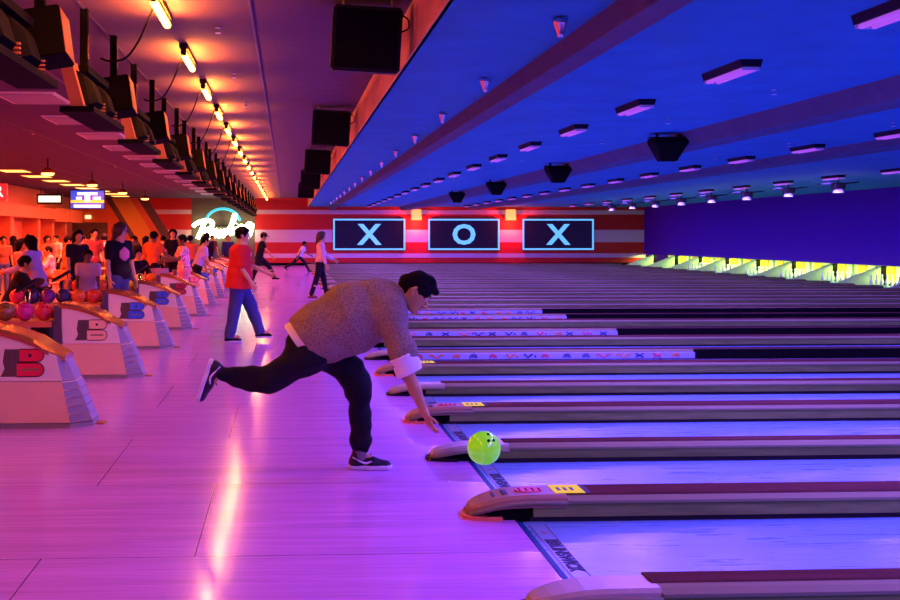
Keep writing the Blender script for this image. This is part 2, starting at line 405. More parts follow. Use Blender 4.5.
notes = {0: 'pale lane divider below the lower edge of the picture', 1: 'pale grey lane divider cut by the bottom right edge of the photo',
         2: 'wide lane divider with maroon cap, yellow sticker and red emblem, second from the camera',
         3: 'narrow pale divider directly behind the flying green ball', 4: 'maroon capped divider with orange nose behind the bowler\'s hand',
         5: 'narrow grey divider just past the bowler\'s hand, fifth from the camera', 6: 'maroon capped divider whose orange nose is by the rolled white cuff',
         7: 'narrow divider whose nose shows under the bowler\'s chest', 8: 'maroon capped divider just beyond the nearest printed bumper'}
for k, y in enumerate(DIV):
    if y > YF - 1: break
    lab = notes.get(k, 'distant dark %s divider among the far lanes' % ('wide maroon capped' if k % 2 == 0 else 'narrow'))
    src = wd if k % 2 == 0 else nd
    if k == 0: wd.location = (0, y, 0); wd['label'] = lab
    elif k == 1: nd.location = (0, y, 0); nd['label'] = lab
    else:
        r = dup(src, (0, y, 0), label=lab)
        if k % 2 == 0 and k > 4:
            for c in KIDS(r):
                nm = c.name.split('.')[0]
                if nm in ('red_emblem', 'black_mark') or (nm == 'yellow_sticker' and k != 6):
                    for g in KIDS(c): bpy.data.objects.remove(g)
                    bpy.data.objects.remove(c)
# remove sticker parts that the photo shows only on the second and fourth
# bumper rails with printed section
def bumper(yc, xend, first, label):
    t = thing('bumper_rail', label, 'bumper rail', (0, yc, 0), 0, 'raised bumper rails')
    MB().box(xend, 19.3, -.03, .03, .003, .13).build('black_rail', M['black'], t)
    q = MB(); q.box(1.6, xend, -.035, .03, .012, .092); rnd = random.Random(int(yc * 10))
    x = 1.7
    while x < xend - .15:
        q.m = rnd.choice([1, 1, 2, 3]); kind = rnd.choice('axyw'); r = .032
        if kind == 'a': pts = [(x + .03 + r * 1.5 * cos(a), -.037, .03 + 1.5 * r * sin(a)) for a in np.linspace(0, pi, 9)]; q.tube(pts, .008, 4); q.tube([(x + .03 + r * .7 * cos(a), -.037, .03 + .8 * r * sin(a)) for a in np.linspace(0, pi, 7)], .008, 4)
        elif kind == 'x': q.tube([(x - .05, -.037, .028), (x + .06, -.037, .080)], .010, 4); q.tube([(x - .05, -.037, .080), (x + .06, -.037, .028)], .010, 4)
        elif kind == 'y': q.tube([(x - .05, -.037, .080), (x, -.037, .034), (x + .06, -.037, .080)], .012, 4); q.ball((x + .1, -.036, .05), .016, 8, 6)
        else: q.tube([(x - .08 + .2 * u, -.037, .052 + .022 * sin(9 * u)) for u in np.linspace(0, 1, 10)], .009, 4)
        x += rnd.uniform(.2, .3)
    q.build('printed_panel', [M['bump'], M['navy'], M['porange'], M['red']], t)
    return t
bumper(DIV[7] - .17, 5.45, 0, 'nearest bumper rail with colourful squiggles, pale panel ending in black')
bumper(DIV[9] - .17, 5.4, 0, 'second nearest printed bumper rail, beside the bowler\'s chin')
bumper(DIV[11] - .17, 5.4, 0, 'printed bumper rail right behind the bowler\'s nose, lower of the far two')
bumper(DIV[12] - .20, 5.3, 0, 'farthest printed bumper rail with small colourful marks')

# ------------------------------------------------------------------ pin decks
for i, k in enumerate(range(18, 35, 2)):
    y = DIV[k]
    if y > YF - .5: break
    t = thing('pit_partition', 'pale green slanted pit partition under the blue masking, %s' % ('rightmost in the picture' if i == 0 else '%s from the right' % ORD[i] if i < 10 else 'far'), 'partition', (0, y, 0), 0, 'partitions between the pin decks')
    MB().prism([(18.2, .0), (18.3, .02), (19.85, .62), (19.95, .62), (19.95, 0)], 'y', -.05, .05).build('slanted_panel', M['pit'], t)
    MB().box(19.96, 20.12, -.09, .09, 0, .64).build('post', M['black'], t)
for i, k in enumerate(range(18, 34)):
    y = (DIV[k] + DIV[k + 1]) / 2
    if y > YF - 1: break
    o = MB().box(20.75, 20.9, -.72, .72, .0, .72)
    o.m = 1; o.box(20.70, 20.76, -.35 + .2 * (k % 2), .45, .05, .72)
    o = o.build('pit_cushion', [M['pit'], M['pityel']]); o.location = (0, y, 0)
    tag(o, 'pale pit cushion with yellow panel behind the pins of a far lane', 'cushion', 'cushions behind the pins')
pin_prof = [(.026, 0), (.036, .02), (.057, .10), (.0605, .115), (.055, .15), (.032, .22), (.023, .255), (.025, .29), (.032, .33), (.030, .355), (.018, .375), (.001, .381)]
pin = MB(); pin.lathe((0, 0, 0), pin_prof, 10)
pinm = None
for k in range(18, 30):
    y = (DIV[k] + DIV[k + 1]) / 2
    for row in range(4):
        for j in range(row + 1):
            loc = (19.2 + .264 * row, y + (j - row / 2) * .305, 0)
            if pinm is None:
                p = pin.build('bowling_pin', [M['pin'], M['red']], None, smooth=True); pinm = p
                for poly in p.data.polygons:
                    if .24 < poly.center.z < .27 or .285 < poly.center.z < .30: poly.material_index = 1
                tag(p, 'white bowling pin standing on a far pin deck under the blue masking', 'bowling pin', 'pins on the far decks')
            else: p = pinm.copy(); COL.objects.link(p)
            p.location = loc

# ------------------------------------------------------------------ far wall screens, lamps, neon
for (x0, x1, ch, lab) in ((2.54, 6.61, 'X', 'left scoreboard screen showing a cyan X on the striped wall'), (7.92, 11.98, 'O', 'middle scoreboard screen showing a cyan O on the striped wall'), (13.3, 17.39, 'X', 'right scoreboard screen showing a cyan X, nearest the blue masking')):
    xc = (x0 + x1) / 2; t = thing('wall_screen', lab, 'screen', (xc, YF - .12, 1.74), 0, 'screens on the back wall'); hw = (x1 - x0) / 2; hh = .88
    MB().box(-hw, hw, -.02, .12, -hh, hh).build('panel', M['screen'], t)
    MB().box(-hw, hw, -.05, -.02, hh - .09, hh).box(-hw, hw, -.05, -.02, -hh, -hh + .09).box(-hw, -hw + .09, -.05, -.02, -hh + .09, hh - .09).box(hw - .09, hw, -.05, -.02, -hh + .09, hh - .09).build('border', M['cyan'], t)
    o = text_mesh(ch, 1.9, M['cyan'], 'letter', t, .015); o.rotation_euler = (pi / 2, 0, 0); o.location = (0, -.05, 0)
    me = o.data; zs = [v.co.y for v in me.vertices]; xs = [v.co.x for v in me.vertices]; cy0 = (max(zs) + min(zs)) / 2; cx0 = (max(xs) + min(xs)) / 2; sc = 1.18 / (max(zs) - min(zs))
    for v in me.vertices: v.co.x = (v.co.x - cx0) * sc * 1.06; v.co.y = (v.co.y - cy0) * sc
for x, lab in ((7.24, 'glowing red orange wall lamp between the left and middle screens'), (12.61, 'glowing red orange wall lamp between the middle and right screens')):
    t = thing('wall_lamp', lab, 'wall lamp', (x, YF - .012, 2.85), 0, 'wall lamps above the screens')
    MB().prism([(-.30, -.30), (.30, -.30), (.24, .30), (-.24, .30)], 'y', -.30, -.06).build('glowing_shade', M['wlamp'], t)
    MB().box(-.2, .2, -.06, .0, -.2, .2).build('backplate', M['dark'], t)

def P(cx_, cy_): # crop pixel of the neon sign to world offset
    return at(185 + cx_ / 12, 200 + cy_ / 12, y=61.5)
def smoothpts(pts, n=8):
    out = []; V = [Vector(p) for p in pts]
    for i in range(len(V) - 1):
        p0, p1, p2, p3 = V[max(i - 1, 0)], V[i], V[i + 1], V[min(i + 2, len(V) - 1)]
        for k in range(n):
            t = k / n; out.append(.5 * ((2 * p1) + (-p0 + p2) * t + (2 * p0 - 5 * p1 + 4 * p2 - p3) * t * t + (-p0 + 3 * p1 - 3 * p2 + p3) * t ** 3))
    out.append(V[-1]); return out
c0 = P(450, 300); t = thing('neon_sign', 'white script neon sign under a cyan arc on the brown far wall', 'neon sign', c0)
strokes = {
 'B': [[(95, 320), (120, 295), (180, 262), (260, 245), (320, 262), (330, 300), (290, 345), (225, 372), (290, 380), (310, 410), (280, 450), (215, 468)], [(235, 262), (205, 340), (150, 465)]],
 'o': [[(350, 350), (325, 385), (335, 430), (370, 425), (385, 385), (360, 350)]],
 'w': [[(400, 360), (395, 410), (415, 435), (445, 360), (440, 410), (460, 430), (490, 350)]],
 'l': [[(480, 410), (540, 330), (600, 210), (610, 180), (590, 190), (560, 300), (545, 390), (560, 420)]],
 'i': [[(600, 330), (580, 380), (595, 410)], [(618, 285), (622, 280)]],
 'n': [[(640, 320), (625, 400), (650, 340), (685, 310), (680, 370), (700, 390)]],
 'g': [[(800, 290), (760, 285), (735, 330), (750, 375), (785, 365), (805, 290), (800, 340), (775, 420), (735, 440), (720, 420)]]}
for L_, ss in strokes.items():
    q = MB()
    for s_ in ss: q.tube([p - c0 for p in smoothpts([P(*a) for a in s_])], .115, 8)
    q.build('neon_letter', M['neonw'], t, smooth=True)
arc = [P(455 + 205 * cos(a), 270 - 165 * sin(a)) - c0 for a in np.linspace(radians(172), radians(8), 24)]
MB().tube(arc, .075, 8).build('neon_arc', M['neonc'], t, smooth=True)
MB().tube([P(452, 110) - c0, Vector((P(452, 110).x, 61.5, ZC)) - c0], .015, 6).build('hanging_rod', M['dark'], t)
q = MB(); q.box(-1.6, 1.6, .20, .50, -.10, .02); q.build('wall_mount', M['dark'], t)
q = MB()
for s_ in ('B', 'l', 'g'):
    p = P(*strokes[s_][0][3]) - c0; q.tube([p, p + Vector((0, .49, 0))], .03, 6)
q.build('stand_off', M['dark'], t)

# TV, signs in the far left
t = thing('hanging_television', 'television with blue, white and yellow picture hung in the far left', 'television', at(87.5, 199.5, y=50))
MB().box(-.78, .78, -.02, .10, -.44, .44).build('housing', M['dark'], t)
q = MB(); q.box(-.74, .74, -.03, -.02, -.40, .40); q.m = 1
for b_ in ((-.45, .45, .2, .32), (-.5, -.25, .0, .12), (.25, .6, .0, .12), (-.12, .12, -.1, .22), (-.6, .6, -.36, -.24)): q.box(b_[0], b_[1], -.035, -.03, b_[2], b_[3])
q.m = 2; q.box(-.74, .74, -.034, -.03, -.15, -.03)
q.build('picture', [M['tvblue'], M['tvwhite'], M['tvyel']], t)
MB().box(-.04, .04, .02, .08, .44, ZC - t.location.z).build('ceiling_mount', M['dark'], t)
p = at(49.5, 199, y=49); t = thing('hanging_sign', 'pale green lit sign box hung left of the television', 'sign', p)
MB().box(-.55, .55, -.02, .14, -.22, .22).build('housing', M['dark'], t); MB().box(-.48, .48, -.03, -.02, -.14, .14).build('lit_face', M['signgreen'], t)
MB().box(-.4, -.37, .04, .07, .22, ZC - p.z).box(.37, .4, .04, .07, .22, ZC - p.z).build('hanger', M['dark'], t)
p = at(0, 192, y=42); t = thing('letter_sign', 'red lit sign with white letter R at the left edge', 'sign', p)
MB().box(-.38, .26, -.03, .10, -.32, .32).build('red_face', M['signred'], t)
o = text_mesh('R', .62, M['tvwhite'], 'letter', t, .01); o.rotation_euler = (pi / 2, 0, 0); o.location = (-.05, -.045, 0)
MB().box(-.1, -.06, .0, .04, .32, ZC - p.z).build('hanger', M['dark'], t)
p = at(88, 217, y=YF - .08); tag(MB().box(-.16, .16, -.05, .08, -.10, .10).build('exit_sign', M['exit']), 'small glowing exit box above the far brown doors', 'exit sign').location = p

# ------------------------------------------------------------------ ceiling fixtures
def fixture_uv():
    t = thing('blacklight_fixture', '', 'ceiling light', (0, 0, ZL), 0, 'violet ceiling lights over the lanes')
    MB().prism([(-.11, 0), (.11, 0), (.09, -.07), (-.09, -.07)], 'y', -.48, .48).build('housing', M['fixture'], t)
    q = MB()
    for x in (-.05, .05): q.tube([(x, -.44, -.085), (x, .44, -.085)], .024, 8)
    q.build('violet_tube', M['uvtube'], t, smooth=True)
    for s_ in (-1, 1): MB().box(-.08, .08, s_ * .46 - .015, s_ * .46 + .015, -.10, -.06).build('end_cap', M['white'], t)
    return t
f0 = fixture_uv(); first = True
for rn, row, desc in ((1, ROW1, 'row nearest the soffit'), (2, ROW2, 'middle row'), (3, ROW3, 'row near the blue masking')):
    vis = 0
    for (x, y) in row:
        pxx = CX + FPX * ((x * _R[0] + y * _R[1]) / (x * _F[0] + y * _F[1])) if y > 1 else 9999
        if y < 1 or pxx > 930: continue
        lab = 'violet glowing ceiling light, %s from the right in the %s' % (ORD[vis] if vis < 6 else 'one of the farther ones', desc) if vis < 6 else 'distant violet ceiling light in the %s' % desc
        if vis == 0: lab = 'violet glowing ceiling light nearest the camera in the %s' % desc
        if first: f0.location = (x, y, ZL); f0['label'] = lab; first = False
        else: dup(f0, (x, y, ZL), label=lab)
        vis += 1
def fixture_tube():
    t = thing('strip_light', '', 'ceiling light', (0, 0, ZC), 0, 'warm strip lights in a row')
    MB().box(-.045, .045, -.62, .62, -.06, -.0).build('housing', M['dark'], t)
    MB().tube([(0, -.58, -.105), (0, .58, -.105)], .036, 10).build('glowing_tube', M['tube'], t, smooth=True)
    for s_ in (-1, 1): MB().box(-.03, .03, s_ * .605 - .02, s_ * .605 + .02, -.13, 0).build('socket', M['dark'], t)
    return t
f1 = fixture_tube(); vis = 0
for x, y in TUBES:
    if y < 9: continue
    lab = 'warm yellow strip light on the ceiling, %s from the camera' % ORD[vis] if vis < 10 else 'distant warm strip light near the far end of its row'
    if vis == 0: f1.location = (x, y, ZC); f1['label'] = lab
    else: dup(f1, (x, y, ZC), label=lab)
    vis += 1
def troffer(m, name, cat):
    t = thing(name, '', cat, (0, 0, ZC), 0, 'lit ceiling panels at the far left' if m == M['trof'] else 'pale ceiling panels beside the monitors')
    MB().box(-.45, .45, -.65, .65, -.03, 0).build('frame', M['white'] if m != M['trof'] else M['tan'], t)
    MB().box(-.40, .40, -.60, .60, -.04, -.03).build('diffuser', m, t); return t
a = troffer(M['trof'], 'lit_ceiling_panel', 'ceiling light'); n = 0
for x, y in TROF:
    if y < 34: continue
    lab = 'orange glowing ceiling panel at the far left, %s of its row from the left' % ORD[n]
    if n == 0: a.location = (x, y, ZC); a['label'] = lab
    else: dup(a, (x, y, ZC), label=lab)
    n += 1
a = troffer(M['trofoff'], 'unlit_ceiling_panel', 'ceiling panel')
for i in range(0, 14):
    y = 13.8 + 3.2 * i; lab = 'pale lilac ceiling panel left of the monitors, %s of the row from the camera' % ORD[i] if i < 6 else 'distant pale ceiling panel left of the monitors'
    if i == 0: a.location = (-3.88, y, ZC); a['label'] = lab
    else: dup(a, (-3.88, y, ZC), label=lab)
def pendant():
    t = thing('pendant_lamp', '', 'pendant lamp', (0, 0, ZC), 0, 'warm pendant lamps at the left')
    MB().tube([(0, 0, 0), (0, 0, -.25)], .02, 6).build('stem', M['dark'], t)
    MB().lathe((0, 0, 0), [(.03, -.24), (.10, -.27), (.20, -.38), (.21, -.40)], 14).build('shade', M['bronze'], t, smooth=True)
    MB().lathe((0, 0, 0), [(.18, -.40), (.17, -.45), (.10, -.475), (.001, -.48)], 14).build('bulb', M['pend'], t, smooth=True); return t
a = pendant(); labs = ['pendant lamp at the left edge, nearest of the row', 'glowing pendant lamp above the pale green sign', 'glowing pendant lamp right of the television top', 'glowing pendant lamp over the slanting orange bands', 'farthest small pendant lamp of the row']
for i, (x, y) in enumerate(PEND):
    if i == 0: a.location = (x, y, ZC); a['label'] = labs[0]
    else: dup(a, (x, y, ZC), label=labs[i])
# cone spotlights beside the first beam
def cone():
    t = thing('cone_spotlight', '', 'spotlight', (0, 0, ZL), 0, 'small cone spotlights along the beam')
    MB().tube([(0, 0, 0), (0, 0, -.05)], .018, 6).build('stem', M['white'], t)
    MB().lathe((0, 0, 0), [(.065, -.02), (.05, -.05), (.022, -.13), (.02, -.15)], 14).build('cone', M['chrome'], t, smooth=True); return t
a = cone()
for i in range(15):
    y = 8.2 + 3.16 * i; lab = 'small metal cone spotlight by the ceiling beam, %s from the camera' % ORD[i] if i < 6 else 'distant small cone spotlight by the ceiling beam'
    if i == 0: a.location = (2.05, y, ZL); a['label'] = lab
    else: dup(a, (2.05, y, ZL), label=lab)
def sprinkler():
    t = thing('sprinkler_head', '', 'sprinkler', (0, 0, ZL), 0, 'sprinkler heads on the ceilings')
    MB().lathe((0, 0, 0), [(.035, 0), (.035, -.01), (.012, -.02), (.012, -.06), (.001, -.062)], 10).build('stem', M['chrome'], t)
    MB().lathe((0, 0, 0), [(.001, -.058), (.03, -.06), (.03, -.066), (.001, -.068)], 10).build('deflector', M['white'], t); return t
a = sprinkler(); n = 0
spots = [(at(px, py, z=ZL), ZL, nm) for px, py, nm in ((774, 89, 'right of the second violet light'), (668, 119, 'above the black hanging speaker'), (602, 140, 'left of the black speaker'), (893, 122, 'by the right edge of the lane ceiling'), (789, 143, 'over the third ceiling beam'), (715, 156, 'between the second and third beams'), (522, 158, 'left among the violet lights'), (572, 166, 'near the second black speaker'), (633, 155, 'midway between the speakers'))]
spots += [(at(px, py, z=ZC), ZC, nm) for px, py, nm in ((218, 27, 'right of the first strip light'), (234, 73, 'right of the second strip light'), (246, 103, 'right of the third strip light'), (252, 123, 'right of the fourth strip light'), (33, 131, 'far left below the monitors'), (115, 165, 'left below the pale panels'), (169, 161, 'close to the row of monitors'))]
for p, zz, nm in spots:
    lab = 'tiny sprinkler head %s on the ceiling' % nm
    if n == 0: a.location = (p.x, p.y, zz); a['label'] = lab
    else: dup(a, (p.x, p.y, zz), label=lab)
    n += 1
# projectors by the masking, under row 3
def spotc():
    t = thing('projector_light', '', 'stage light', (0, 0, ZL), 0, 'stage lights by the masking')
    MB().tube([(0, 0, 0), (0, 0, -.2)], .02, 6).build('stem', M['dark'], t)
    MB().box(-.16, .16, -.13, .13, -.34, -.18).build('body', M['dark'], t, bevel=.02)
    MB().lathe((0, 0, 0), [(.09, -.34), (.15, -.44), (.14, -.45), (.01, -.43)], 12).build('reflector', M['white'], t, smooth=True)
    q = MB(); q.prism([(-.55, -.20), (-.15, -.16), (-.15, -.20), (-.55, -.23)], 'y', -.1, .1); q.prism([(.55, -.14), (.15, -.18), (.15, -.22), (.55, -.17)], 'y', -.1, .1); q.build('barn_door', M['dark'], t); return t
a = spotc(); n = 0
d = None
for i in range(8): d = light('POINT', (15.25, 29.8 + 3.05 * i, ZL - .56), 14, (1.0, .75, .62), .12, data=d, name='stage_light').data
for i, (px, py) in enumerate(((848, 178), (791, 184), (745, 187), (712, 190), (680, 193), (653, 194), (628, 197), (608, 199))):
    y = 29.8 + 3.05 * i; lab = 'dark stage light with pale reflector near the masking, %s from the right' % ORD[i]
    if i == 0: a.location = (15.25, y, ZL); a['label'] = 'dark stage light with pale reflector near the masking, rightmost of its row'
    else: dup(a, (15.25, y, ZL), label=lab)
# speakers over the lanes (wedge shape)
def wedge():
    t = thing('lane_speaker', '', 'loudspeaker', (0, 0, ZL), 0, 'black speakers over the lanes')
    q = MB(); zt, zb = -.08, -.44
    q.loft([[(-.27, -.2, zt), (.27, -.2, zt), (.27, .2, zt), (-.27, .2, zt)], [(-.27, -.2, -.16), (.27, -.2, -.16), (.27, .2, -.16), (-.27, .2, -.16)], [(-.10, .02, zb), (.16, .02, zb), (.16, .22, zb), (-.10, .22, zb)]])
    q.build('cabinet', M['black'], t); MB().box(-.32, .28, -.03, .03, -.08, -.06).box(-.2, -.16, -.03, .03, -.08, 0).box(.16, .2, -.03, .03, -.08, 0).build('bracket', M['dark'], t); return t
a = wedge()
for i, y in enumerate((17.4, 24.6, 32.0, 39.5)):
    lab = 'black wedge speaker hanging under the lane ceiling, %s from the right' % ORD[i] if i else 'black wedge speaker hanging under the lane ceiling, rightmost and largest'
    if i == 0: a.location = (6.1, y, ZL); a['label'] = lab
    else: dup(a, (6.1, y, ZL), label=lab)
# box speakers over the approach
def boxspk():
    t = thing('ceiling_speaker', '', 'loudspeaker', (0, 0, ZC), 0, 'black box speakers beside the soffit')
    c = MB().box(-.31, .31, -.18, .18, -.64, -.06).build('cabinet', M['dark'], t, bevel=.02); c.rotation_euler = (radians(6), radians(3), 0)
    g = MB().box(-.28, .28, -.19, -.178, -.61, -.09).build('grille', M['black'], t); g.rotation_euler = c.rotation_euler
    q = MB()
    for x in (-.22, .22): q.tube([(x, 0, 0), (x, 0, -.10)], .012, 6)
    q.build('hanger', M['steel'], t)
    q = MB(); q.tube(smoothpts([(.29, .0, -.12), (.36, .0, -.16), (.37, .0, -.24), (.30, 0, -.28)]), .008, 6); q.build('cable', M['black'], t); return t
a = boxspk()
for i, y in enumerate((9.9, 18.0, 26.2, 34.4, 42.6)):
    lab = 'black box speaker hung from the ceiling beside the soffit, %s' % ('largest of all' if i == 0 else ORD[i] + ' from the camera')
    if i == 0: a.location = (.72, y, ZC); a['label'] = lab
    else: dup(a, (.72, y, ZC), label=lab)

# ------------------------------------------------------------------ overhead monitor banks over the ball returns
def bank():
    t = thing('overhead_monitor_bank', '', 'scoring monitors', (0, 0, 0), 0, 'overhead scoring monitors in a row')
    MB().prism([(-.12, 3.20), (-.01, 3.21), (.10, 2.80), (-.01, 2.79)], 'y', 0, 1.5).build('fascia', M['tan'], t)
    MB().prism([(-.10, 2.74), (.20, 2.74), (.20, 2.79), (-.10, 2.79)], 'y', -.05, 1.75).build('ledge', M['black'], t)
    for y in (.08, .80):
        MB().loft([[(.03, y, 2.82), (.03, y + .6, 2.82), (-.04, y + .6, 3.16), (-.04, y, 3.16)], [(.13, y + .05, 2.83), (.13, y + .55, 2.83), (.07, y + .55, 3.10), (.07, y + .05, 3.10)], [(.19, y + .15, 2.86), (.19, y + .45, 2.86), (.14, y + .45, 3.02), (.14, y + .15, 3.02)]]).build('monitor', M['black'], t)
        q = MB()
        for j in range(4): q.box(.02, .17, y + .61, y + .65, 2.80 + .03 * j, 2.812 + .03 * j)
        q.build('vent_slats', M['tan'], t)
    for y in (.55,):
        MB().box(-.035, .035, y, y + .07, 3.1, ZC).build('pole', M['black'], t); MB().box(.036, .040, y + .01, y + .04, 3.30, 3.52).build('pole_label', M['bronze'], t)
    MB().prism([(-.05, 3.14), (.09, 3.14), (.09, 3.20), (-.05, 3.20)], 'y', .3, 1.45).build('crossbar', M['black'], t)
    return t
def boxm():
    t = thing('rear_projector_box', '', 'projector', (0, 0, 0), 0, 'dark boxes hanging between the monitor banks')
    rot = (radians(-8), radians(-9), 0)
    o = MB().box(-.18, .17, -.17, .17, -.38, 0).build('housing', M['black'], t, bevel=.01); o.location = (0, 0, 3.30); o.rotation_euler = rot
    o = MB().box(.172, .176, -.15, .15, -.36, -.02).build('side_panel', M['worange2'], t); o.location = (0, 0, 3.30); o.rotation_euler = rot  # orange sheet paints the warm lamplight falling on this side of the box
    MB().box(-.04, .03, -.04, .04, 3.26, ZC).build('pole', M['black'], t); MB().box(.031, .034, -.02, .02, 3.42, ZC - .06).build('pole_label', M['bronze'], t); return t
a = bank(); b = boxm()
for i in range(-1, 16):
    y = 9.8 + 3.3 * i
    lab = 'overhead monitor bank above the ball returns, %s from the camera' % ORD[i + 1] if i < 6 else 'distant overhead monitor bank in the receding row'
    lb = 'dark box on a ceiling pole between monitor banks, %s from the camera' % ORD[i] if 0 <= i < 6 else 'distant dark box on a pole in the monitor row'
    if i == -1: a.location = (-1.90, y, 0); a['label'] = lab
    else: dup(a, (-1.90, y, 0), label=lab)
    if i == 0: b.location = (-1.84, y - 1.5, 0); b['label'] = lb
    elif i > 0: dup(b, (-1.84, y - 1.32, 0), label=lb)
# drooping cables
for i in range(7):
    y = 10.0 + 2.78 * i
    p0 = Vector((-1.24, y + .2, ZC - .02)); p1 = Vector((-1.86, 9.8 + 3.3 * i + 1.27, 3.42)); mid = (p0 + p1) / 2; mid.z = 3.36
    o = MB().tube(smoothpts([p0, p0 * .75 + p1 * .25 + Vector((0, 0, -.17)), mid, p0 * .2 + p1 * .8 + Vector((0, 0, -.12)), p1]), .011, 6).build('drooping_cable', M['black'])
    tag(o, 'black cable drooping from strip light to monitor, %s from the camera' % ORD[i], 'cable', 'cables to the monitors')

# ------------------------------------------------------------------ ball returns
def ball_return():
    t = thing('ball_return', '', 'ball return', (0, 0, 0), 0, 'ball returns along the approach')
    top = [(-2.62, .86), (-2.50, .845), (-2.38, .815), (-2.25, .775), (-2.12, .725), (-2.02, .68), (-1.93, .632)]
    def ring(prof, hw, fr):
        return prof
    # side profile with front edge sloping to the floor
    W = .25
    dxf = lambda z: .17 - .12 * min(1, z / .63)
    def shell(zlo, zhi, m, name, out=0):
        # horizontal slices of a plan shape with chamfered front
        q = MB(); rings = []
        zs = [zlo, zhi]
        for z in zs:
            xf = -1.69 - .245 * (z / .63) ** 1.05
            rings.append([(-2.62, -W - out, z), (xf - dxf(z), -W - out, z), (xf + out, -W * .55, z), (xf + out, W * .55, z), (xf - dxf(z), W + out, z), (-2.62, W + out, z)])
        q.loft(rings); q.build(name, m, t)
    shell(0, .04, M['steel'], 'base_plinth', .006)
    shell(.045, .40, M['ret2'], 'lower_shell')
    # upper hood
    q = MB()
    outer = []
    for zz in (.405,):
        pass
    def xf(z): return -1.69 - .245 * (min(z, .63) / .63) ** 1.05
    side = [(-2.60, .405), (xf(.405) - dxf(.405), .405), (xf(.61) - .14, .61)] + [(x - .14 if x > -2.1 else x, z) for x, z in top[::-1][1:]]
    side = [(-2.60, .405), (xf(.405) - dxf(.405), .405), (-1.985, .615), (-2.09, .67), (-2.18, .73), (-2.30, .775), (-2.42, .81), (-2.55, .835), (-2.62, .84)]
    q.prism(side, 'y', -W, W)
    # front wedge, the grey chamfer
    q2 = MB()
    q2.loft([[(xf(.405) - dxf(.405), -W, .405), (xf(.405), -W * .55, .405), (xf(.405), W * .55, .405), (xf(.405) - dxf(.405), W, .405)],
             [(-1.985, -W, .615), (xf(.62), -W * .55, .60), (xf(.62), W * .55, .60), (-1.985, W, .615)]])
    q.build('hood', M['ret'], t); q2.build('front_chamfer', M['steel'], t)
    # grey stepped corner ribs
    q = MB()
    for i in range(5):
        z0 = .05 + .07 * i; z1 = z0 + .06
        q.loft([[(xf(z0) - dxf(z0) - .002, -W - .004, z0), (xf(z0) + .014, -W * .55 - .004, z0), (xf(z0) + .014, W * .55 + .004, z0), (xf(z0) - dxf(z0) - .002, W + .004, z0)],
                [(xf(z1) - dxf(z1) - .002, -W - .004, z1), (xf(z1) + .004, -W * .55 - .004, z1), (xf(z1) + .004, W * .55 + .004, z1), (xf(z1) - dxf(z1) - .002, W + .004, z1)]])
    q.build('corner_ribs', M['steel'], t)
    # bronze top trim following the curve
    q = MB(); crest = [(-2.64, .85), (-2.55, .845), (-2.42, .82), (-2.30, .785), (-2.18, .74), (-2.09, .68), (-2.0, .635), (xf(.62) + .01, .60)]
    rings = []
    for i, (x, z) in enumerate(crest):
        hw = W + .012 if x < -2.05 else W * (.75 + .25 * (-(x) - 1.93) / .12) + .01
        rings.append([(x, -hw, z - .035), (x, -hw, z), (x, -hw + .05, z + .022), (x, hw - .05, z + .022), (x, hw, z), (x, hw, z - .035)])
    q.loft(rings); q.build('bronze_trim', M['bronze'], t)
    MB().box(-2.70, -2.61, -W - .01, W + .01, .0, .845).build('rear_panel', M['retd'], t)
    MB().prism([(-1.70, 0), (-1.70, .012), (-1.62, .012), (-1.60, 0)], 'y', -.07, .07).build('foot', M['bronze'], t, bevel=.003)
    return t
def emblem(t, m):
    # letter B mark: grey wavy flag and coloured twin lobes
    e = bpy.data.objects.new('emblem', None)
    W = -.2515
    X0, Z0, Wd, Ht = -2.46, .445, .37, .235
    def pt(u, v): return (X0 + Wd * u, Z0 + Ht * v)
    def lobe(v0, v1, u0, u1):
        n = 10; c = (v0 + v1) / 2; r = (v1 - v0) / 2
        return [pt(u0, v0)] + [pt(u1 - .16 + .16 * sin(a), c - r * cos(a)) for a in np.linspace(0, pi, n)] + [pt(u0, v1)]
    fl_ = [pt(.0, .0), pt(.05, .12), pt(.10, .3), pt(.06, .55), pt(.10, 1), pt(.47, 1), pt(.47, .55), pt(.38, .0)]
    q = MB(); q.prism(fl_, 'y', W - .001, W + .001)
    q.m = 1
    for du in (0, .12, .24, .35): q.tube([(pt(.03 + du, .02)[0], W - .001, pt(0, .02)[1]), (pt(.11 + du, .3)[0], W - .001, pt(0, .3)[1]), (pt(.07 + du, .6)[0], W - .001, pt(0, .6)[1]), (pt(.11 + du, .98)[0], W - .001, pt(0, .98)[1])], .0012, 4)
    q.m = 2; q.prism(lobe(.0, .50, .38, 1.0), 'y', W - .002, W + .001); q.prism(lobe(.54, 1.0, .44, 1.0), 'y', W - .002, W + .001)
    q.m = 1; q.prism([(pt(.68, .77)[0] + .016 * cos(a), pt(0, .77)[1] + .016 * sin(a)) for a in np.linspace(0, 2 * pi, 9)[:-1]], 'y', W - .003, W)
    q.m = 4
    for lb in (lobe(.0, .50, .38, 1.0), lobe(.54, 1.0, .44, 1.0)): q.tube([(a_, W - .002, b_) for a_, b_ in lb], .0045, 4)
    q.m = 3; q.box(pt(.48, 0)[0], pt(.88, 0)[0], W - .003, W, pt(0, .22)[1], pt(0, .29)[1])
    bpy.data.objects.remove(e)
    return q.build('emblem', [M['flag'], M['ink'], m, M['dledge'], M['dcap']], t)
LOG = {'red': (.85, .02, .06), 'cream': (.95, .72, .35), 'blue': (.03, .16, .85), 'dark red': (.35, .01, .05), 'pink': (.9, .35, .4)}
for k_, c in LOG.items(): M['lg' + k_] = mat('emblem_' + k_.replace(' ', '_'), c, .5)
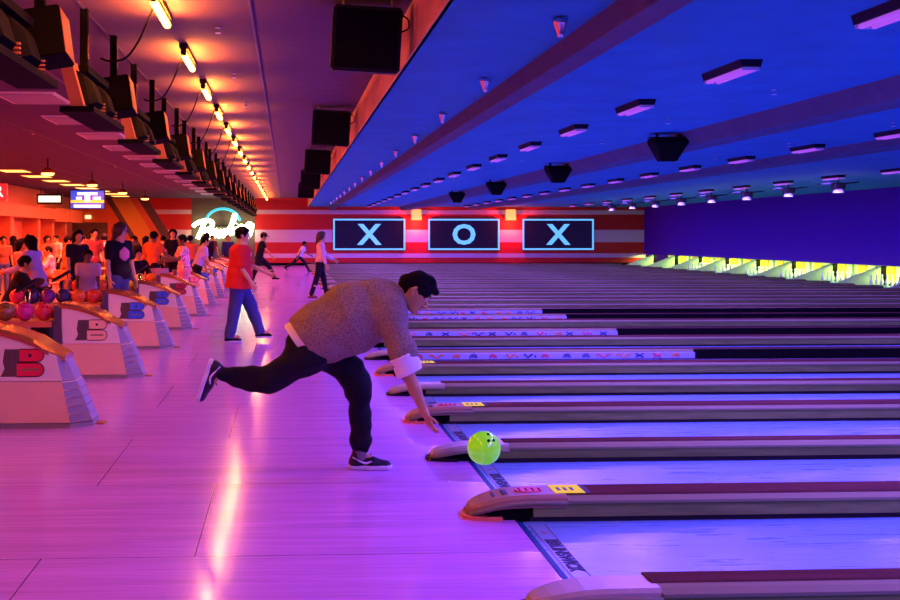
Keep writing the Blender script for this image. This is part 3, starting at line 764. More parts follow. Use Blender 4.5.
def ball_rack():
    t = thing('ball_rack', '', 'ball rack', (0, 0, 0), 0, 'ball racks behind the return hoods')
    MB().prism([(-.30, .60), (.30, .60), (.30, .66), (-.30, .66)], 'x', -4.45, -2.72).build('upper_tray', M['tan'], t)
    MB().box(-4.45, -2.72, -.27, .27, .30, .34).build('lower_tray', M['dark'], t)
    MB().box(-4.2, -2.9, -.18, .18, 0, .30).build('pedestal', M['dark'], t)
    for x in (-2.85, -4.4): MB().box(x, x + .05, -.2, .2, .34, .60).build('upright', M['dark'], t)
    return t
k0 = ball_rack()
for i in range(8):
    lab = 'long low ball rack behind the %s ball return from the camera' % ORD[i]
    if i == 0: k0.location = (0, 9.8, 0); k0['label'] = lab
    else: dup(k0, (0, 9.8 + 3.3 * i, 0), label=lab)
r0 = ball_return(); rets = []
seq = ['red', 'cream', 'blue', 'blue', 'dark red', 'pink', 'blue', 'blue', 'cream', 'red', 'blue', 'pink']
for i, c in enumerate(seq):
    y = 9.80 + 3.3 * i
    lab = 'pale plastic ball return hood with a %s letter B emblem, %s from the camera' % (c, ORD[i]) if i < 8 else 'distant ball return hood in the receding row'
    if i == 0: r0.location = (0, y, 0); r0['label'] = lab; rets.append(r0)
    else: rets.append(dup(r0, (0, y, 0), label=lab))
for r, c in zip(rets, seq): emblem(r, M['lg' + c])

# balls on the racks
BC = {'lime': (.25, .85, .03), 'olive': (.35, .22, .03), 'magenta': (.75, .03, .25), 'crimson': (.75, .03, .08), 'dark purple': (.05, .02, .10), 'purple': (.22, .02, .25), 'navy': (.03, .03, .12), 'orange': (.95, .22, .03), 'red': (.8, .05, .03), 'yellow': (.95, .60, .03), 'teal': (.02, .25, .25)}
for k_, c in BC.items(): M['b_' + k_] = mat('ball_' + k_.replace(' ', '_'), c, .12, coat=.5, noise=((14, 14, 14), .25))
def ball(x, y, z, c, lab, group=None, r=.1085, m=None):
    t = thing('bowling_ball', lab, 'bowling ball', (x, y, z), 0, group)
    sh = MB().ball((0, 0, 0), r).build('shell', m or M['b_' + c], t, smooth=True)
    q = MB()
    dz = Vector((.25, -.65, .72)).normalized(); e1 = dz.cross(Vector((0, 0, 1))).normalized(); e2 = dz.cross(e1)
    for du, dv in ((-.02, .02), (.02, .02), (0, -.035)):
        p = (dz * r + e1 * du + e2 * dv).normalized() * r; n = p.normalized(); q.tube([p - n * .01, p + n * .0012], .011, 8)
    q.build('finger_holes', M['black'], sh)
    return t
RK = [(1, [('crimson', ''), ('magenta', ''), ('olive', ''), ('lime', '')], -2.84, 'the nearest rack'),
      (2, [('red', ''), ('orange', ''), ('navy', ''), ('purple', ''), ('dark purple', ''), ('crimson', '')], -2.84, 'the second rack'),
      (3, [('yellow', ''), ('lime', ''), ('orange', ''), ('teal', ''), ('red', ''), ('purple', '')], -2.84, 'the third rack'),
      (4, [('orange', ''), ('yellow', ''), ('navy', ''), ('crimson', ''), ('lime', '')], -2.84, 'the fourth rack')]
for n_, cs, x0, where in RK:
    for q_, (c, _) in enumerate(cs):
        ball(x0 - .222 * q_, 9.8 + 3.3 * n_ - .12 * (n_ < 3), .7695, c, '%s bowling ball on %s, %s' % (c, where, '%s from its right end' % ORD[q_] if q_ else 'touching the hood'), 'bowling balls on the racks')
# the ball in flight
pb = at(484, 448, y=7.42)
ball(pb.x, pb.y, pb.z, 'lime', 'lime green bowling ball just leaving the bowler\'s hand over the lane', r=.115, m=M['flime'])

# ------------------------------------------------------------------ people: implicit surfaces meshed as one skin
class Field:
    def __init__(s, lo, hi, c):
        s.c = c; s.lo = np.array(lo, float); s.n = np.maximum(4, np.ceil((np.array(hi) - s.lo) / c).astype(int) + 1)
        s.F = np.full(s.n, 1.0, np.float32)
        s.ax = [s.lo[i] + c * np.arange(s.n[i]) for i in range(3)]
    def seg(s, a, b, ra, rb=None, k=.02, flat=None, sub=False, lim=None):
        """rounded cone a-b; flat=(axis, factor): cross-section wider along axis"""
        rb = ra if rb is None else rb
        a = np.array(a, float); b = np.array(b, float); m = max(ra, rb) * (max(1, flat[1]) if flat else 1) + 3 * k + 2 * s.c
        lo = np.minimum(a, b) - m; hi = np.maximum(a, b) + m
        i0 = np.clip(((lo - s.lo) / s.c).astype(int), 0, s.n); i1 = np.clip(((hi - s.lo) / s.c).astype(int) + 2, 0, s.n)
        if (i1 <= i0).any(): return s
        X = s.ax[0][i0[0]:i1[0]][:, None, None]; Y_ = s.ax[1][i0[1]:i1[1]][None, :, None]; Z = s.ax[2][i0[2]:i1[2]][None, None, :]
        ba = b - a; L2 = max(ba @ ba, 1e-9)
        px, py, pz = X - a[0], Y_ - a[1], Z - a[2]
        t = np.clip((px * ba[0] + py * ba[1] + pz * ba[2]) / L2, 0, 1)
        qx, qy, qz = px - t * ba[0], py - t * ba[1], pz - t * ba[2]
        r2 = qx * qx + qy * qy + qz * qz
        if flat:
            w_ = np.array(flat[0], float); w_ /= np.linalg.norm(w_); h = qx * w_[0] + qy * w_[1] + qz * w_[2]
            r2 = r2 - h * h * (1 - 1 / flat[1] ** 2)
        dd = (np.sqrt(np.maximum(r2, 0)) - (ra + (rb - ra) * t)).astype(np.float32)
        V = s.F[i0[0]:i1[0], i0[1]:i1[1], i0[2]:i1[2]]
        if sub: V[...] = np.maximum(V, -dd)
        else:
            h = np.clip(.5 + .5 * (V - dd) / k, 0, 1); V[...] = V + (dd - V) * h - k * h * (1 - h)
        return s
    def cut(s, p, n):
        """keep the side the normal points away from"""
        p = np.array(p, float); n = np.array(n, float); n /= np.linalg.norm(n)
        D = ((s.ax[0][:, None, None] - p[0]) * n[0] + (s.ax[1][None, :, None] - p[1]) * n[1] + (s.ax[2][None, None, :] - p[2]) * n[2]).astype(np.float32)
        s.F = np.maximum(s.F, D); return s
    def wrinkle(s, amp, f=22., seed=0, dirn=(1, .4, 1.6)):
        g = np.random.RandomState(seed); X = s.ax[0][:, None, None]; Y_ = s.ax[1][None, :, None]; Z = s.ax[2][None, None, :]
        acc = 0
        for _ in range(5):
            k = g.randn(3) * np.array(dirn); k *= f / np.linalg.norm(k) * g.uniform(.5, 1.4); acc = acc + np.sin(k[0] * X + k[1] * Y_ + k[2] * Z + g.uniform(0, 6))
        s.F = s.F + (amp * acc / 2.2).astype(np.float32); return s
    def mesh(s, name, m, parent=None):
        F = s.F; F[0] = F[-1] = 1; F[:, 0] = F[:, -1] = 1; F[:, :, 0] = F[:, :, -1] = 1
        I = F < 0; nx, ny, nz = F.shape
        cnt = np.zeros((nx - 1, ny - 1, nz - 1), np.int8)
        C8 = [(i, j, k) for i in (0, 1) for j in (0, 1) for k in (0, 1)]
        for i, j, k in C8: cnt += I[i:nx - 1 + i, j:ny - 1 + j, k:nz - 1 + k]
        ac = np.argwhere((cnt > 0) & (cnt < 8)); idx = -np.ones(cnt.shape, np.int64); idx[tuple(ac.T)] = np.arange(len(ac))
        acc = np.zeros((len(ac), 3)); num = np.zeros(len(ac))
        for a in C8:
            for d_ in range(3):
                if a[d_]: continue
                b = list(a); b[d_] = 1
                fa = F[tuple((ac + a).T)]; fb = F[tuple((ac + b).T)]; mk = (fa < 0) != (fb < 0)
                t = np.where(mk, fa / np.where(fa == fb, 1, fa - fb), 0)
                p = np.repeat(np.array([a], float), len(ac), 0); p[:, d_] += t
                acc[mk] += p[mk]; num[mk] += 1
        V = s.lo + s.c * (ac + acc / num[:, None]); faces = []
        for d_ in range(3):
            e1, e2 = [(1, 2), (2, 0), (0, 1)][d_]
            sl = [slice(1, -1)] * 3; sl[d_] = slice(0, -1); A = I[tuple(sl)]
            sl[d_] = slice(1, None); B = I[tuple(sl)]
            E = np.argwhere(A != B)
            off = np.ones(3, int); off[d_] = 0; E = E + off
            s_ = I[tuple(E.T)]
            def g(u, v):
                q = E.copy(); q[:, e1] -= u; q[:, e2] -= v; return idx[tuple(q.T)]
            Q = np.stack([g(0, 0), g(1, 0), g(1, 1), g(0, 1)], 1); Q[~s_] = Q[~s_][:, ::-1]; faces.append(Q)
        Q = np.concatenate(faces)
        me = bpy.data.meshes.new(name); me.vertices.add(len(V)); me.vertices.foreach_set('co', V.astype(np.float32).ravel())
        me.loops.add(Q.size); me.loops.foreach_set('vertex_index', Q.astype(np.int32).ravel())
        me.polygons.add(len(Q)); me.polygons.foreach_set('loop_start', np.arange(0, Q.size, 4, dtype=np.int32)); me.polygons.foreach_set('loop_total', np.full(len(Q), 4, np.int32))
        me.polygons.foreach_set('use_smooth', np.ones(len(Q), bool)); me.update(calc_edges=True); me.validate()
        me.materials.append(m); o = bpy.data.objects.new(name, me); COL.objects.link(o)
        if parent: o.parent = parent
        return o

nv = lambda v: np.array(v, float) / max(np.linalg.norm(v), 1e-9)
def bounds(pts, m):
    P_ = np.array(pts); return P_.min(0) - m, P_.max(0) + m

def hand_prims(F, wrist, palm_dir, side, curl, s, thumb_dir, rf=.0085, k=.006, across=None):
    """palm with four bent fingers of unequal length and a thumb from the palm's side; side = palm normal"""
    d_ = nv(palm_dir); nrm = nv(np.array(side) - d_ * (np.array(side) @ d_)); acr = np.cross(d_, nrm)
    wrist = np.array(wrist)
    F.seg(wrist, wrist + d_ * .085 * s, .021 * s, .019 * s, k=.012, flat=(acr, 1.75))
    base = wrist + d_ * .082 * s
    for i, (off, ln) in enumerate(((-.030, .066), (-.010, .078), (.010, .073), (.029, .056))):
        p0 = base + acr * off * s; dd = nv(d_ + acr * off * 3.0); p = p0; ang = 0
        for j, fr in enumerate((.48, .30, .24)):
            ang += curl * (.6 + .4 * j); q = p + (dd * cos(ang) + nrm * sin(ang)) * ln * fr * s
            F.seg(p, q, rf * (1.05 - .08 * j), rf * (.97 - .08 * j), k=k); p = q
    sg = thumb_dir
    p0 = wrist + d_ * .025 * s + acr * sg * .028 * s; p1 = p0 + nv(d_ * .7 + acr * sg * .75 + nrm * .4) * .042 * s; p2 = p1 + nv(d_ * 1.0 + acr * sg * .25 + nrm * .5) * .034 * s
    F.seg(p0, p1, rf * 1.35, rf * 1.15, k=.008); F.seg(p1, p2, rf * 1.12, rf * .92, k=k)

def figure(label, J, s, style, c, group=None):
    """J: joints in world space; one continuous body plus clothes and hair as parts"""
    t = thing('person', label, 'person', tuple(J['root']), 0, group)
    o = np.array(J['root'], float); J = {k: (np.array(v, float) - o if k not in ('fwd', 'left', 'up', 'hf', 'hu', 'footL', 'footR', 'palmL', 'palmR') else nv(v)) for k, v in J.items()}
    lf = J['left']; up = J['up']; hf, hu = J['hf'], J['hu']; hl = np.cross(hu, hf); H = J['head']; ch = J['chest']; pe = J['pelvis']; fem = style.get('fem', 0); fat = style.get('fat', 1.0)
    pts = [v for k, v in J.items() if k not in ('fwd', 'left', 'up', 'hf', 'hu', 'footL', 'footR', 'palmL', 'palmR', 'root')]
    lo, hi = bounds(pts, .30 * s)
    bd = nv(ch - pe); fw = np.cross(lf, bd)
    def trunk(F, e, k=.05, legs=True):
        sh = (J['shL'] + J['shR']) / 2
        F.seg(J['shL'] * .78 + J['shR'] * .22, J['shR'] * .78 + J['shL'] * .22, .062 * s + e, k=k)
        F.seg(ch + bd * .05 * s, ch - bd * .08 * s, (.105 if not fem else .09) * s * fat + e, (.10 if not fem else .08) * s * fat + e, k=k, flat=(lf, 1.5))
        F.seg(ch - bd * .08 * s, pe + bd * .06 * s, (.10 if not fem else .078) * s * fat + e, (.105 if not fem else .085) * s * fat + e, k=k, flat=(lf, 1.35))
        if legs: F.seg(J['hipL'], J['hipR'], .098 * s + e, k=k)
        else: F.seg(pe + bd * .06 * s, pe + bd * .0 * s, .10 * s * fat + e, k=k, flat=(lf, 1.4))
    # body
    F = Field(lo, hi, c)
    F.seg(H + hu * .015 * s - hf * .012 * s, H + hu * .028 * s - hf * .012 * s, .084 * s, k=.02, flat=(hf, 1.16))
    F.seg(H - hu * .01 * s + hf * .02 * s, H - hu * .075 * s + hf * .042 * s, .070 * s, .040 * s, k=.03)
    F.seg(H - hu * .100 * s + hf * .070 * s, H - hu * .102 * s + hf * .066 * s, .017 * s, k=.02)
    F.seg(H + hu * .012 * s + hf * .088 * s, H - hu * .032 * s + hf * .108 * s, .009 * s, .013 * s, k=.012)      # nose
    F.seg(H + hu * .024 * s + hf * .082 * s - hl * .03 * s, H + hu * .024 * s + hf * .082 * s + hl * .03 * s, .012 * s, k=.012)
    for q in (-1, 1):
        F.seg(H - hu * .062 * s + hf * .092 * s, H - hu * .062 * s + hf * .086 * s + hl * .02 * q * s, .0085 * s, .006 * s, k=.008)
        e0 = H + hl * q * .083 * s - hf * .012 * s
        F.seg(e0 + hu * .022 * s, e0 - hu * .028 * s + hf * .006 * s, .013 * s, .009 * s, k=.008)
    F.seg(J['neck'], H - hu * .06 * s - hf * .02 * s, .058 * s, .050 * s, k=.025)
    trunk(F, -.004)
    F.seg(J['neck'], ch + bd * .08 * s, .06 * s, .08 * s, k=.04)
    for q in 'LR':
        F.seg(J['sh' + q], J['el' + q], .048 * s, .037 * s, k=.03); F.seg(J['el' + q], J['wr' + q] * .6 + J['el' + q] * .4, .037 * s, .034 * s, k=.02); F.seg(J['wr' + q] * .6 + J['el' + q] * .4, J['wr' + q], .034 * s, .025 * s, k=.02)
        pd = J['wr' + q] - J['el' + q]; pd = style.get('hand' + q, pd)
        if c < .0125: hand_prims(F, J['wr' + q], pd, J['palm' + q], style.get('curl' + q, .35), s, 1 if q == 'R' else -1, rf=max(.0085, c * .9))
        else:
            hand_prims(F, J['wr' + q], pd, J['palm' + q], .3, s * 1.02, 1 if q == 'R' else -1, rf=.011)
        F.seg(J['hip' + q], J['kn' + q], .080 * s, .052 * s, k=.03)
        m1 = J['kn' + q] * .65 + J['an' + q] * .35; F.seg(J['kn' + q], m1, .054 * s, .057 * s, k=.03); F.seg(m1, J['an' + q], .055 * s, .036 * s, k=.03)
        f_ = J['foot' + q]; F.seg(J['an' + q] - f_ * .03 * s, J['an' + q] + f_ * .13 * s, .036 * s, .024 * s, k=.02)
    if style.get('grow'): style['grow'](F, J)
    F.mesh('body', M[style.get('skin', 'skin')], t)
    # eyes
    if c < .016:
        for q in (-1, 1):
            p = H + hu * .008 * s + hf * .080 * s + hl * q * .031 * s
            e_ = MB().ball(p, .0125 * s, 10, 8).build('eye', M['eye'], t, smooth=True); MB().ball(p + hf * .007 * s, .0075 * s, 8, 6).build('pupil', M['ink'], e_, smooth=True)
    # trousers
    e = style.get('loose', .012)
    if style.get('legs', 1):
        F = Field(lo, hi, c)
        F.seg(J['hipL'], J['hipR'], .100 * s + e, k=.05); F.seg(pe, pe + bd * .07 * s, .098 * s * fat + e, k=.05, flat=(lf, 1.35))
        for q in 'LR':
            F.seg(J['hip' + q], J['kn' + q], .088 * s + e, .060 * s + e, k=.05)
            F.seg(J['kn' + q], J['an' + q], .060 * s + e, .042 * s + e, k=.03)
        if style.get('shorts'):
            pass
        F.wrinkle(.005 * s if c < .02 else .003, 26, 3)
        for q in 'LR':
            n_ = nv(J['an' + q] - J['kn' + q]); p_ = J['an' + q] - n_ * style.get('cuff', .0) * s
            F.seg(p_ + n_ * .10 * s, p_ + n_ * .16 * s, .10 * s, sub=True)
        F.cut(pe + bd * style.get('waist', .03) * s, bd)
        F.mesh('trousers', style['trousers'], t)
    # shirt
    F = Field(lo, hi, c); e = style.get('shirt_e', .014); trunk(F, e, legs=False)
    ln = style.get('hem', .02)
    F.seg(pe + bd * .05 * s, pe - bd * ln * s, .100 * s * fat + max(e, style.get('loose', .012) + .012), .102 * s * fat + max(e, style.get('loose', .012) + .012), k=.04, flat=(lf, 1.45))
    F.seg(ch + bd * .06 * s, J['neck'] * .5 + ch * .5 + bd * .04 * s, .085 * s + e, .062 * s + e, k=.05)
    sl = style.get('sleeve', .55)
    for q in 'LR':
        F.seg(J['sh' + q], J['el' + q] if sl >= 1 else J['sh' + q] + (J['el' + q] - J['sh' + q]) * sl, .056 * s + e, .050 * s + e, k=.045)
        if sl > 1: F.seg(J['el' + q], J['el' + q] + (J['wr' + q] - J['el' + q]) * (sl - 1), .046 * s + e, .036 * s + e, k=.02)
    F.wrinkle(.006 * s if c < .02 else .003, 20, 5)
    F.cut(pe - bd * (ln + .03) * s, -bd); F.cut(J['neck'] + nv(J['neck'] - ch) * .015 * s, nv(J['neck'] - ch))
    shirt = F.mesh('shirt', style['shirt'], t)
    # shoes
    if style.get('shoes'):
        for q in 'LR':
            f_ = J['foot' + q]; an = J['an' + q]; F = Field(an - .28 * s, an + .28 * s, max(c * .8, .006))
            u_ = nv(np.cross(f_, np.cross(style.get('footup' + q, (0, 0, 1)), f_))); sd = np.cross(f_, u_); bot = an - u_ * .085 * s
            F.seg(an - u_ * .02 * s - f_ * .01 * s, an - u_ * .045 * s - f_ * .03 * s, .042 * s, .043 * s, k=.02)
            F.seg(bot + u_ * .035 * s - f_ * .03 * s, bot + u_ * .03 * s + f_ * .15 * s, .042 * s, .030 * s, k=.03, flat=(sd, 1.15))
            F.cut(bot + u_ * .006, -u_); F.mesh('shoe', style['shoes'], t)
            if style.get('soles'):
                F = Field(an - .28 * s, an + .28 * s, max(c * .8, .005))
                F.seg(bot + u_ * .02 * s - f_ * .03 * s, bot + u_ * .02 * s + f_ * .155 * s, .047 * s, .036 * s, k=.02, flat=(sd, 1.15))
                F.cut(bot + u_ * .026 * s, u_); F.cut(bot - u_ * .002, -u_); F.mesh('sole', style['soles'], t)
    # hair
    hs = style.get('hair', 'short'); F = Field(lo, hi, min(c, .012)); e = .014 * s
    F.seg(H + hu * .02 * s - hf * .018 * s, H + hu * .036 * s - hf * .015 * s, .088 * s + e, k=.02, flat=(hf, 1.14))
    if hs == 'crop': F.seg(H + hu * .095 * s + hf * .06 * s, H + hu * .11 * s - hf * .02 * s, .028 * s, .035 * s, k=.03)
    if hs in ('long', 'tail', 'bob'):
        L_ = {'long': .30, 'bob': .14, 'tail': .10}[hs]
        F.seg(H - hf * .05 * s, H - hf * .10 * s - np.array([0, 0, L_]) * s, .085 * s, .05 * s, k=.04, flat=(hl, 1.25))
    if hs == 'tail': F.seg(H - hf * .12 * s + hu * .03 * s, H - hf * .16 * s - np.array([0, 0, .26]) * s, .035 * s, .02 * s, k=.02)
    if hs == 'fro': F.seg(H + hu * .04 * s - hf * .03 * s, H + hu * .05 * s - hf * .03 * s, .125 * s, k=.03)
    # face opening
    F.wrinkle(.004, 60, 9)
    F.seg(H - hu * .045 * s + hf * .125 * s, H - hu * .16 * s + hf * .13 * s, .108 * s, sub=True)
    F.seg(H + hu * .005 * s + hf * .115 * s, H - hu * .05 * s + hf * .12 * s, .072 * s, sub=True)
    if hs in ('short', 'crop', 'cap'):
        for q in (-1, 1): F.seg(H + hl * q * .10 * s - hu * .02 * s - hf * .0 * s, H + hl * q * .10 * s - hu * .10 * s, .035 * s, sub=True)
        F.cut(H - hu * .055 * s - hf * .05 * s, nv(-hu * .9 + hf * .25))
    F.mesh('hair', M[style.get('hairm', 'hair')], t)
    if hs == 'cap':
        F = Field(lo, hi, .010); F.seg(H + hu * .045 * s - hf * .012 * s, H + hu * .05 * s - hf * .012 * s, .103 * s, k=.02, flat=(hf, 1.15)); F.cut(H + hu * .04 * s, -hu)
        F.seg(H + hu * .052 * s + hf * .08 * s, H + hu * .045 * s + hf * .17 * s, .012 * s, k=.015, flat=(hl, 5)); F.mesh('cap', M['dark'], t)
    return t, J, shirt

def pose(x, y, h, yaw, legL=(3, 4), legR=(-3, 4), armL=(8, 8, 15), armR=(8, 8, 15), lean=3, turn=0, nod=5, look=0, seat=None, fem=0):
    """standing or seated joints: leg=(hip swing, knee bend), arm=(swing, spread, elbow)"""
    s = h / 1.75; a = radians(yaw); f = np.array([cos(a), sin(a), 0]); l = np.array([-sin(a), cos(a), 0]); u = np.array([0, 0, 1.])
    rot = lambda d, ang: f * sin(radians(ang)) * d + (-u) * cos(radians(ang)) * d   # swing forward from hanging
    J = {}; pe = np.zeros(3); bd = u * cos(radians(lean)) + f * sin(radians(lean)); ff = f * cos(radians(lean)) - u * sin(radians(lean))
    hw = .085 if not fem else .09
    J['pelvis'] = pe; J['chest'] = pe + bd * .36 * s; J['neck'] = pe + bd * .525 * s
    tl = radians(turn); sl = l * cos(tl) + f * sin(tl)
    swd = (.185 if not fem else .16) * s
    J['shL'] = pe + bd * .475 * s + sl * swd; J['shR'] = pe + bd * .475 * s - sl * swd
    for q, sg, lg in (('L', 1, legL), ('R', -1, legR)):
        J['hip' + q] = pe + l * sg * hw * s - u * .02 * s
        J['kn' + q] = J['hip' + q] + rot(.43 * s, lg[0]) + l * sg * .01; J['an' + q] = J['kn' + q] + rot(.41 * s, lg[0] - lg[1])
        fa = lg[0] - lg[1]; J['foot' + q] = f if fa > -20 else f * cos(radians(fa + 20)) + u * sin(radians(fa + 20))
    for q, sg, ar in (('L', 1, armL), ('R', -1, armR)):
        sp = radians(ar[1]); d1 = rot(1, ar[0]); d1 = nv(d1 * cos(sp) + sl * sg * sin(sp)); J['el' + q] = J['sh' + q] + d1 * .29 * s
        d2 = rot(1, ar[0] + ar[2]); d2 = nv(d2 * cos(sp * .4) + sl * sg * sin(sp * .3)); J['wr' + q] = J['el' + q] + d2 * .25 * s; J['palm' + q] = -sl * sg
    b = radians(yaw + look); hf0 = np.array([cos(b), sin(b), 0]); nr = radians(nod); J['hf'] = hf0 * cos(nr) - u * sin(nr); J['hu'] = u * cos(nr) + hf0 * sin(nr)
    J['head'] = J['neck'] + (bd * .5 + u * .5) * .155 * s + hf0 * .02 * s
    J['fwd'] = f; J['left'] = l; J['up'] = u
    zmin = min(J['anL'][2], J['anR'][2]) - .088 * s
    off = np.array([x, y, -zmin if seat is None else seat]); 
    for k in list(J):
        if k not in ('fwd', 'left', 'up', 'hf', 'hu', 'footL', 'footR', 'palmL', 'palmR'): J[k] = J[k] + off
    J['root'] = np.array([x, y, 0.]); return J, s
cloth('red', (.75, .03, .02)); cloth('denim', (.05, .07, .22)); cloth('black', (.008, .008, .012)); cloth('white', (.75, .68, .72)); cloth('cream', (.72, .48, .40))
cloth('lavender', (.50, .42, .80)); cloth('orange', (.70, .18, .04)); cloth('brown', (.18, .06, .03)); cloth('navy', (.02, .03, .12)); cloth('pink', (.80, .30, .35)); cloth('rust', (.40, .08, .03)); cloth('grey', (.22, .18, .18))
M['cloth_floral'] = mat('cloth_floral', (.85, .45, .55), .85, noise=((22, 22, 22), .9)); M['cloth_pattern'] = mat('cloth_pattern', (.20, .22, .45), .85, noise=((30, 30, 30), 1.5))
cl = lambda n: M['cloth_' + n]
def person(label, px, top, y, yaw, shirt, trousers, h=None, group=None, c=.02, **k):
    pz = at(px, top, y=y); hh = h or pz.z
    st = dict(shirt=cl(shirt), trousers=cl(trousers), shoes=cl(k.pop('shoes', 'black')))
    for kk in ('hair', 'sleeve', 'fem', 'fat', 'skin', 'hairm', 'loose', 'hem', 'soles'):
        if kk in k: st[kk] = k.pop(kk)
    J, s = pose(pz.x, y, hh, yaw, fem=st.get('fem', 0), **k)
    dz = pz.z - (J['head'] + J['hu'] * .12 * s)[2]
    return figure(label, J, s, st, c, group)

# man in the red polo walking right
t, J, sh = person('heavy set man in red shirt and blue jeans walking right beside the ball returns', 239, 227, 17.2, -4, 'red', 'denim', h=1.80, c=.011, legL=(24, 4), legR=(-8, 2), armR=(6, 10, 28), armL=(26, 8, 40), lean=4, hem=.09, fat=1.5, nod=4, soles=M['rubber'], loose=.036, skin='skin_light', sleeve=.85)
tag_emb = MB().ball((J['chest'] + J['fwd'] * .135 + np.array([0, -.07, .03])), .045, 12, 8); tag_emb.v = [(v[0], v[1], v[2]) for v in tag_emb.v]; tag_emb.build('chest_print', cl('pink'), sh, smooth=True)
person('man in black cap and black clothes lunging near the striped wall', 259, 232, 37.9, 0, 'black', 'black', h=1.82, c=.016, hair='cap', legL=(48, 22), legR=(-14, 8), armR=(30, 4, 10), armL=(-18, 16, 15), lean=14, hem=.05, loose=.022, nod=15)
person('small far figure in white top lunging on the approach before the striped wall', 299, 243, 50.4, 0, 'white', 'black', h=1.62, c=.016, hair='short', legL=(46, 20), legR=(-44, 18), armR=(-35, 10, 10), armL=(30, 8, 30), lean=26, skin='skin_dark')
person('slim woman in cream top with dark ponytail walking right, black trousers', 320, 230, 28.75, 2, 'cream', 'black', h=1.78, c=.014, hair='tail', fem=1, legL=(14, 3), legR=(-14, 6), armR=(6, 6, 14), armL=(24, 8, 35), lean=3, sleeve=1.8, shoes='brown', hem=-.02, hairm='hair_brown')
# tall man behind the racks
t, J, sh = person('tall man with glasses in black printed shirt standing behind the ball racks', 118, 221, 17.9, -40,  'black', 'denim', h=1.86, c=.013, hair='bob', fat=1.15, armL=(2, 10, 12), armR=(2, 10, 12), sleeve=.65, hairm='hair_brown', skin='skin_light', loose=.02, look=34)
F = Field(J['chest'] - .35, J['chest'] + .35, .012)
F.seg(J['chest'] - np.array([0, 0, .06]), J['chest'] - np.array([0, 0, .0]), .158, k=.01, flat=(J['left'], 1.5)); F.cut(J['chest'] + J['fwd'] * .07, -J['fwd'])
for q in (-1, 1): F.cut(J['chest'] + J['left'] * q * .105, J['left'] * q)
for q in (-1, 1):
    for p_ in (-1, 1): F.cut(J['chest'] - np.array([0, 0, .03]) + (J['left'] * q + np.array([0, 0, p_])) * .072, J['left'] * q + np.array([0, 0, p_ * 1.2]))
F.mesh('shirt_print', cl('pink'), sh)
g = MB(); H_ = J['head']; hl = np.cross(J['hu'], J['hf']); s_ = 1.06
for q in (-1, 1):
    c_ = H_ + J['hf'] * .115 + hl * q * .036 + J['hu'] * .01; g.tube([c_ + hl * .028 * cos(a) + J['hu'] * .022 * sin(a) for a in np.linspace(0, 2 * pi, 13)], .004, 5)
    g.tube([c_ + hl * q * .028, H_ + hl * q * .092 - J['hf'] * .01 + J['hu'] * .012], .004, 5)
g.build('glasses', M['dark'], t)
CR = 'people in the seating area'
person('child in white printed shirt standing with clasped hands behind the racks', 88, 248, 18.4, -80, 'white', 'brown', h=1.42, skin='skin_dark', armL=(14, 4, 30), armR=(14, 4, 30), c=.015, group=CR)
person('dark haired woman in pale lavender jacket leaning at the left', 39, 234, 18.2, 160, 'lavender', 'brown', h=1.68, hair='long', fem=1, sleeve=1.9, lean=16, armL=(30, 8, 50), armR=(30, 8, 50), hem=.08, c=.016, group=CR)
person('long haired woman in black shirt beside the child in white', 77, 230, 21.6, -60, 'black', 'black', hair='long', fem=1, c=.016, group=CR)
person('woman in orange top left of the lavender jacket', 20, 238, 20.3, -20, 'orange', 'brown', h=1.6, hair='long', fem=1, c=.018, group=CR, armR=(20, 8, 60))
person('person in floral pink shirt and pink trousers by the brown panel', 184, 233, 24.3, 200, 'floral', 'pink', h=1.68, skin='skin_dark', c=.014, armL=(35, 8, 60), armR=(30, 8, 50), fat=1.1, group=CR, loose=.02)
person('person in pale lavender shirt bending behind the floral shirt', 197, 236, 27.3, 20, 'lavender', 'black', h=1.68, lean=20, c=.016, group=CR)
person('person in orange shirt seen from behind near the slanting bands', 153, 230, 27.6, 60, 'orange', 'black', h=1.76, skin='skin_dark', c=.016, group=CR, armR=(30, 14, 40))
person('slim woman in black with long hair under the slanting bands', 173, 228, 30.5, -90, 'black', 'black', h=1.84, hair='long', fem=1, group=CR)
person('person with bushy hair in dark jacket before the neon letter B', 207, 235, 41.0, -100, 'black', 'black', h=1.72, hair='fro', sleeve=1.9, group=CR)
person('person in navy top before the middle of the neon sign', 228, 237, 44.4, -80, 'navy', 'black', h=1.68, hair='bob', hairm='hair_brown', sleeve=1.9, group=CR)
person('man in rust shirt right of the long haired woman in black', 93, 229, 27.4, -50, 'rust', 'black', h=1.84, group=CR)
person('person in orange shirt left of the woman in black', 67, 236, 26.5, 10, 'orange', 'brown', h=1.66, group=CR, armR=(60, 10, 20))
far_people = [(3, 237, 31, 'brown', 'short', 'at the left edge below the red letter sign'), (13, 240, 34.5, 'black', 'long', 'second from the left edge in the crowd'), (28, 239, 36.5, 'orange', 'short', 'below the dark doorway at the left'), (47, 238, 32.5, 'rust', 'bob', 'below the pale green sign'), (57, 240, 38, 'cream', 'short', 'below and left of the television'), (82, 238, 36.5, 'orange', 'short', 'in front of the far brown doors'), (104, 239, 33.5, 'white', 'cap', 'left of the tall man in black'), (135, 240, 31.5, 'black', 'short', 'right of the tall man in black'), (145, 238, 35.5, 'rust', 'long', 'under the yellow slanting band'), (163, 239, 37.5, 'brown', 'short', 'between the orange shirt and the woman in black'), (190, 235, 34.4, 'orange', 'short', 'by the left edge of the brown panel'), (212, 240, 50.0, 'brown', 'short', 'under the neon sign, farthest back')]
rnd = random.Random(3)
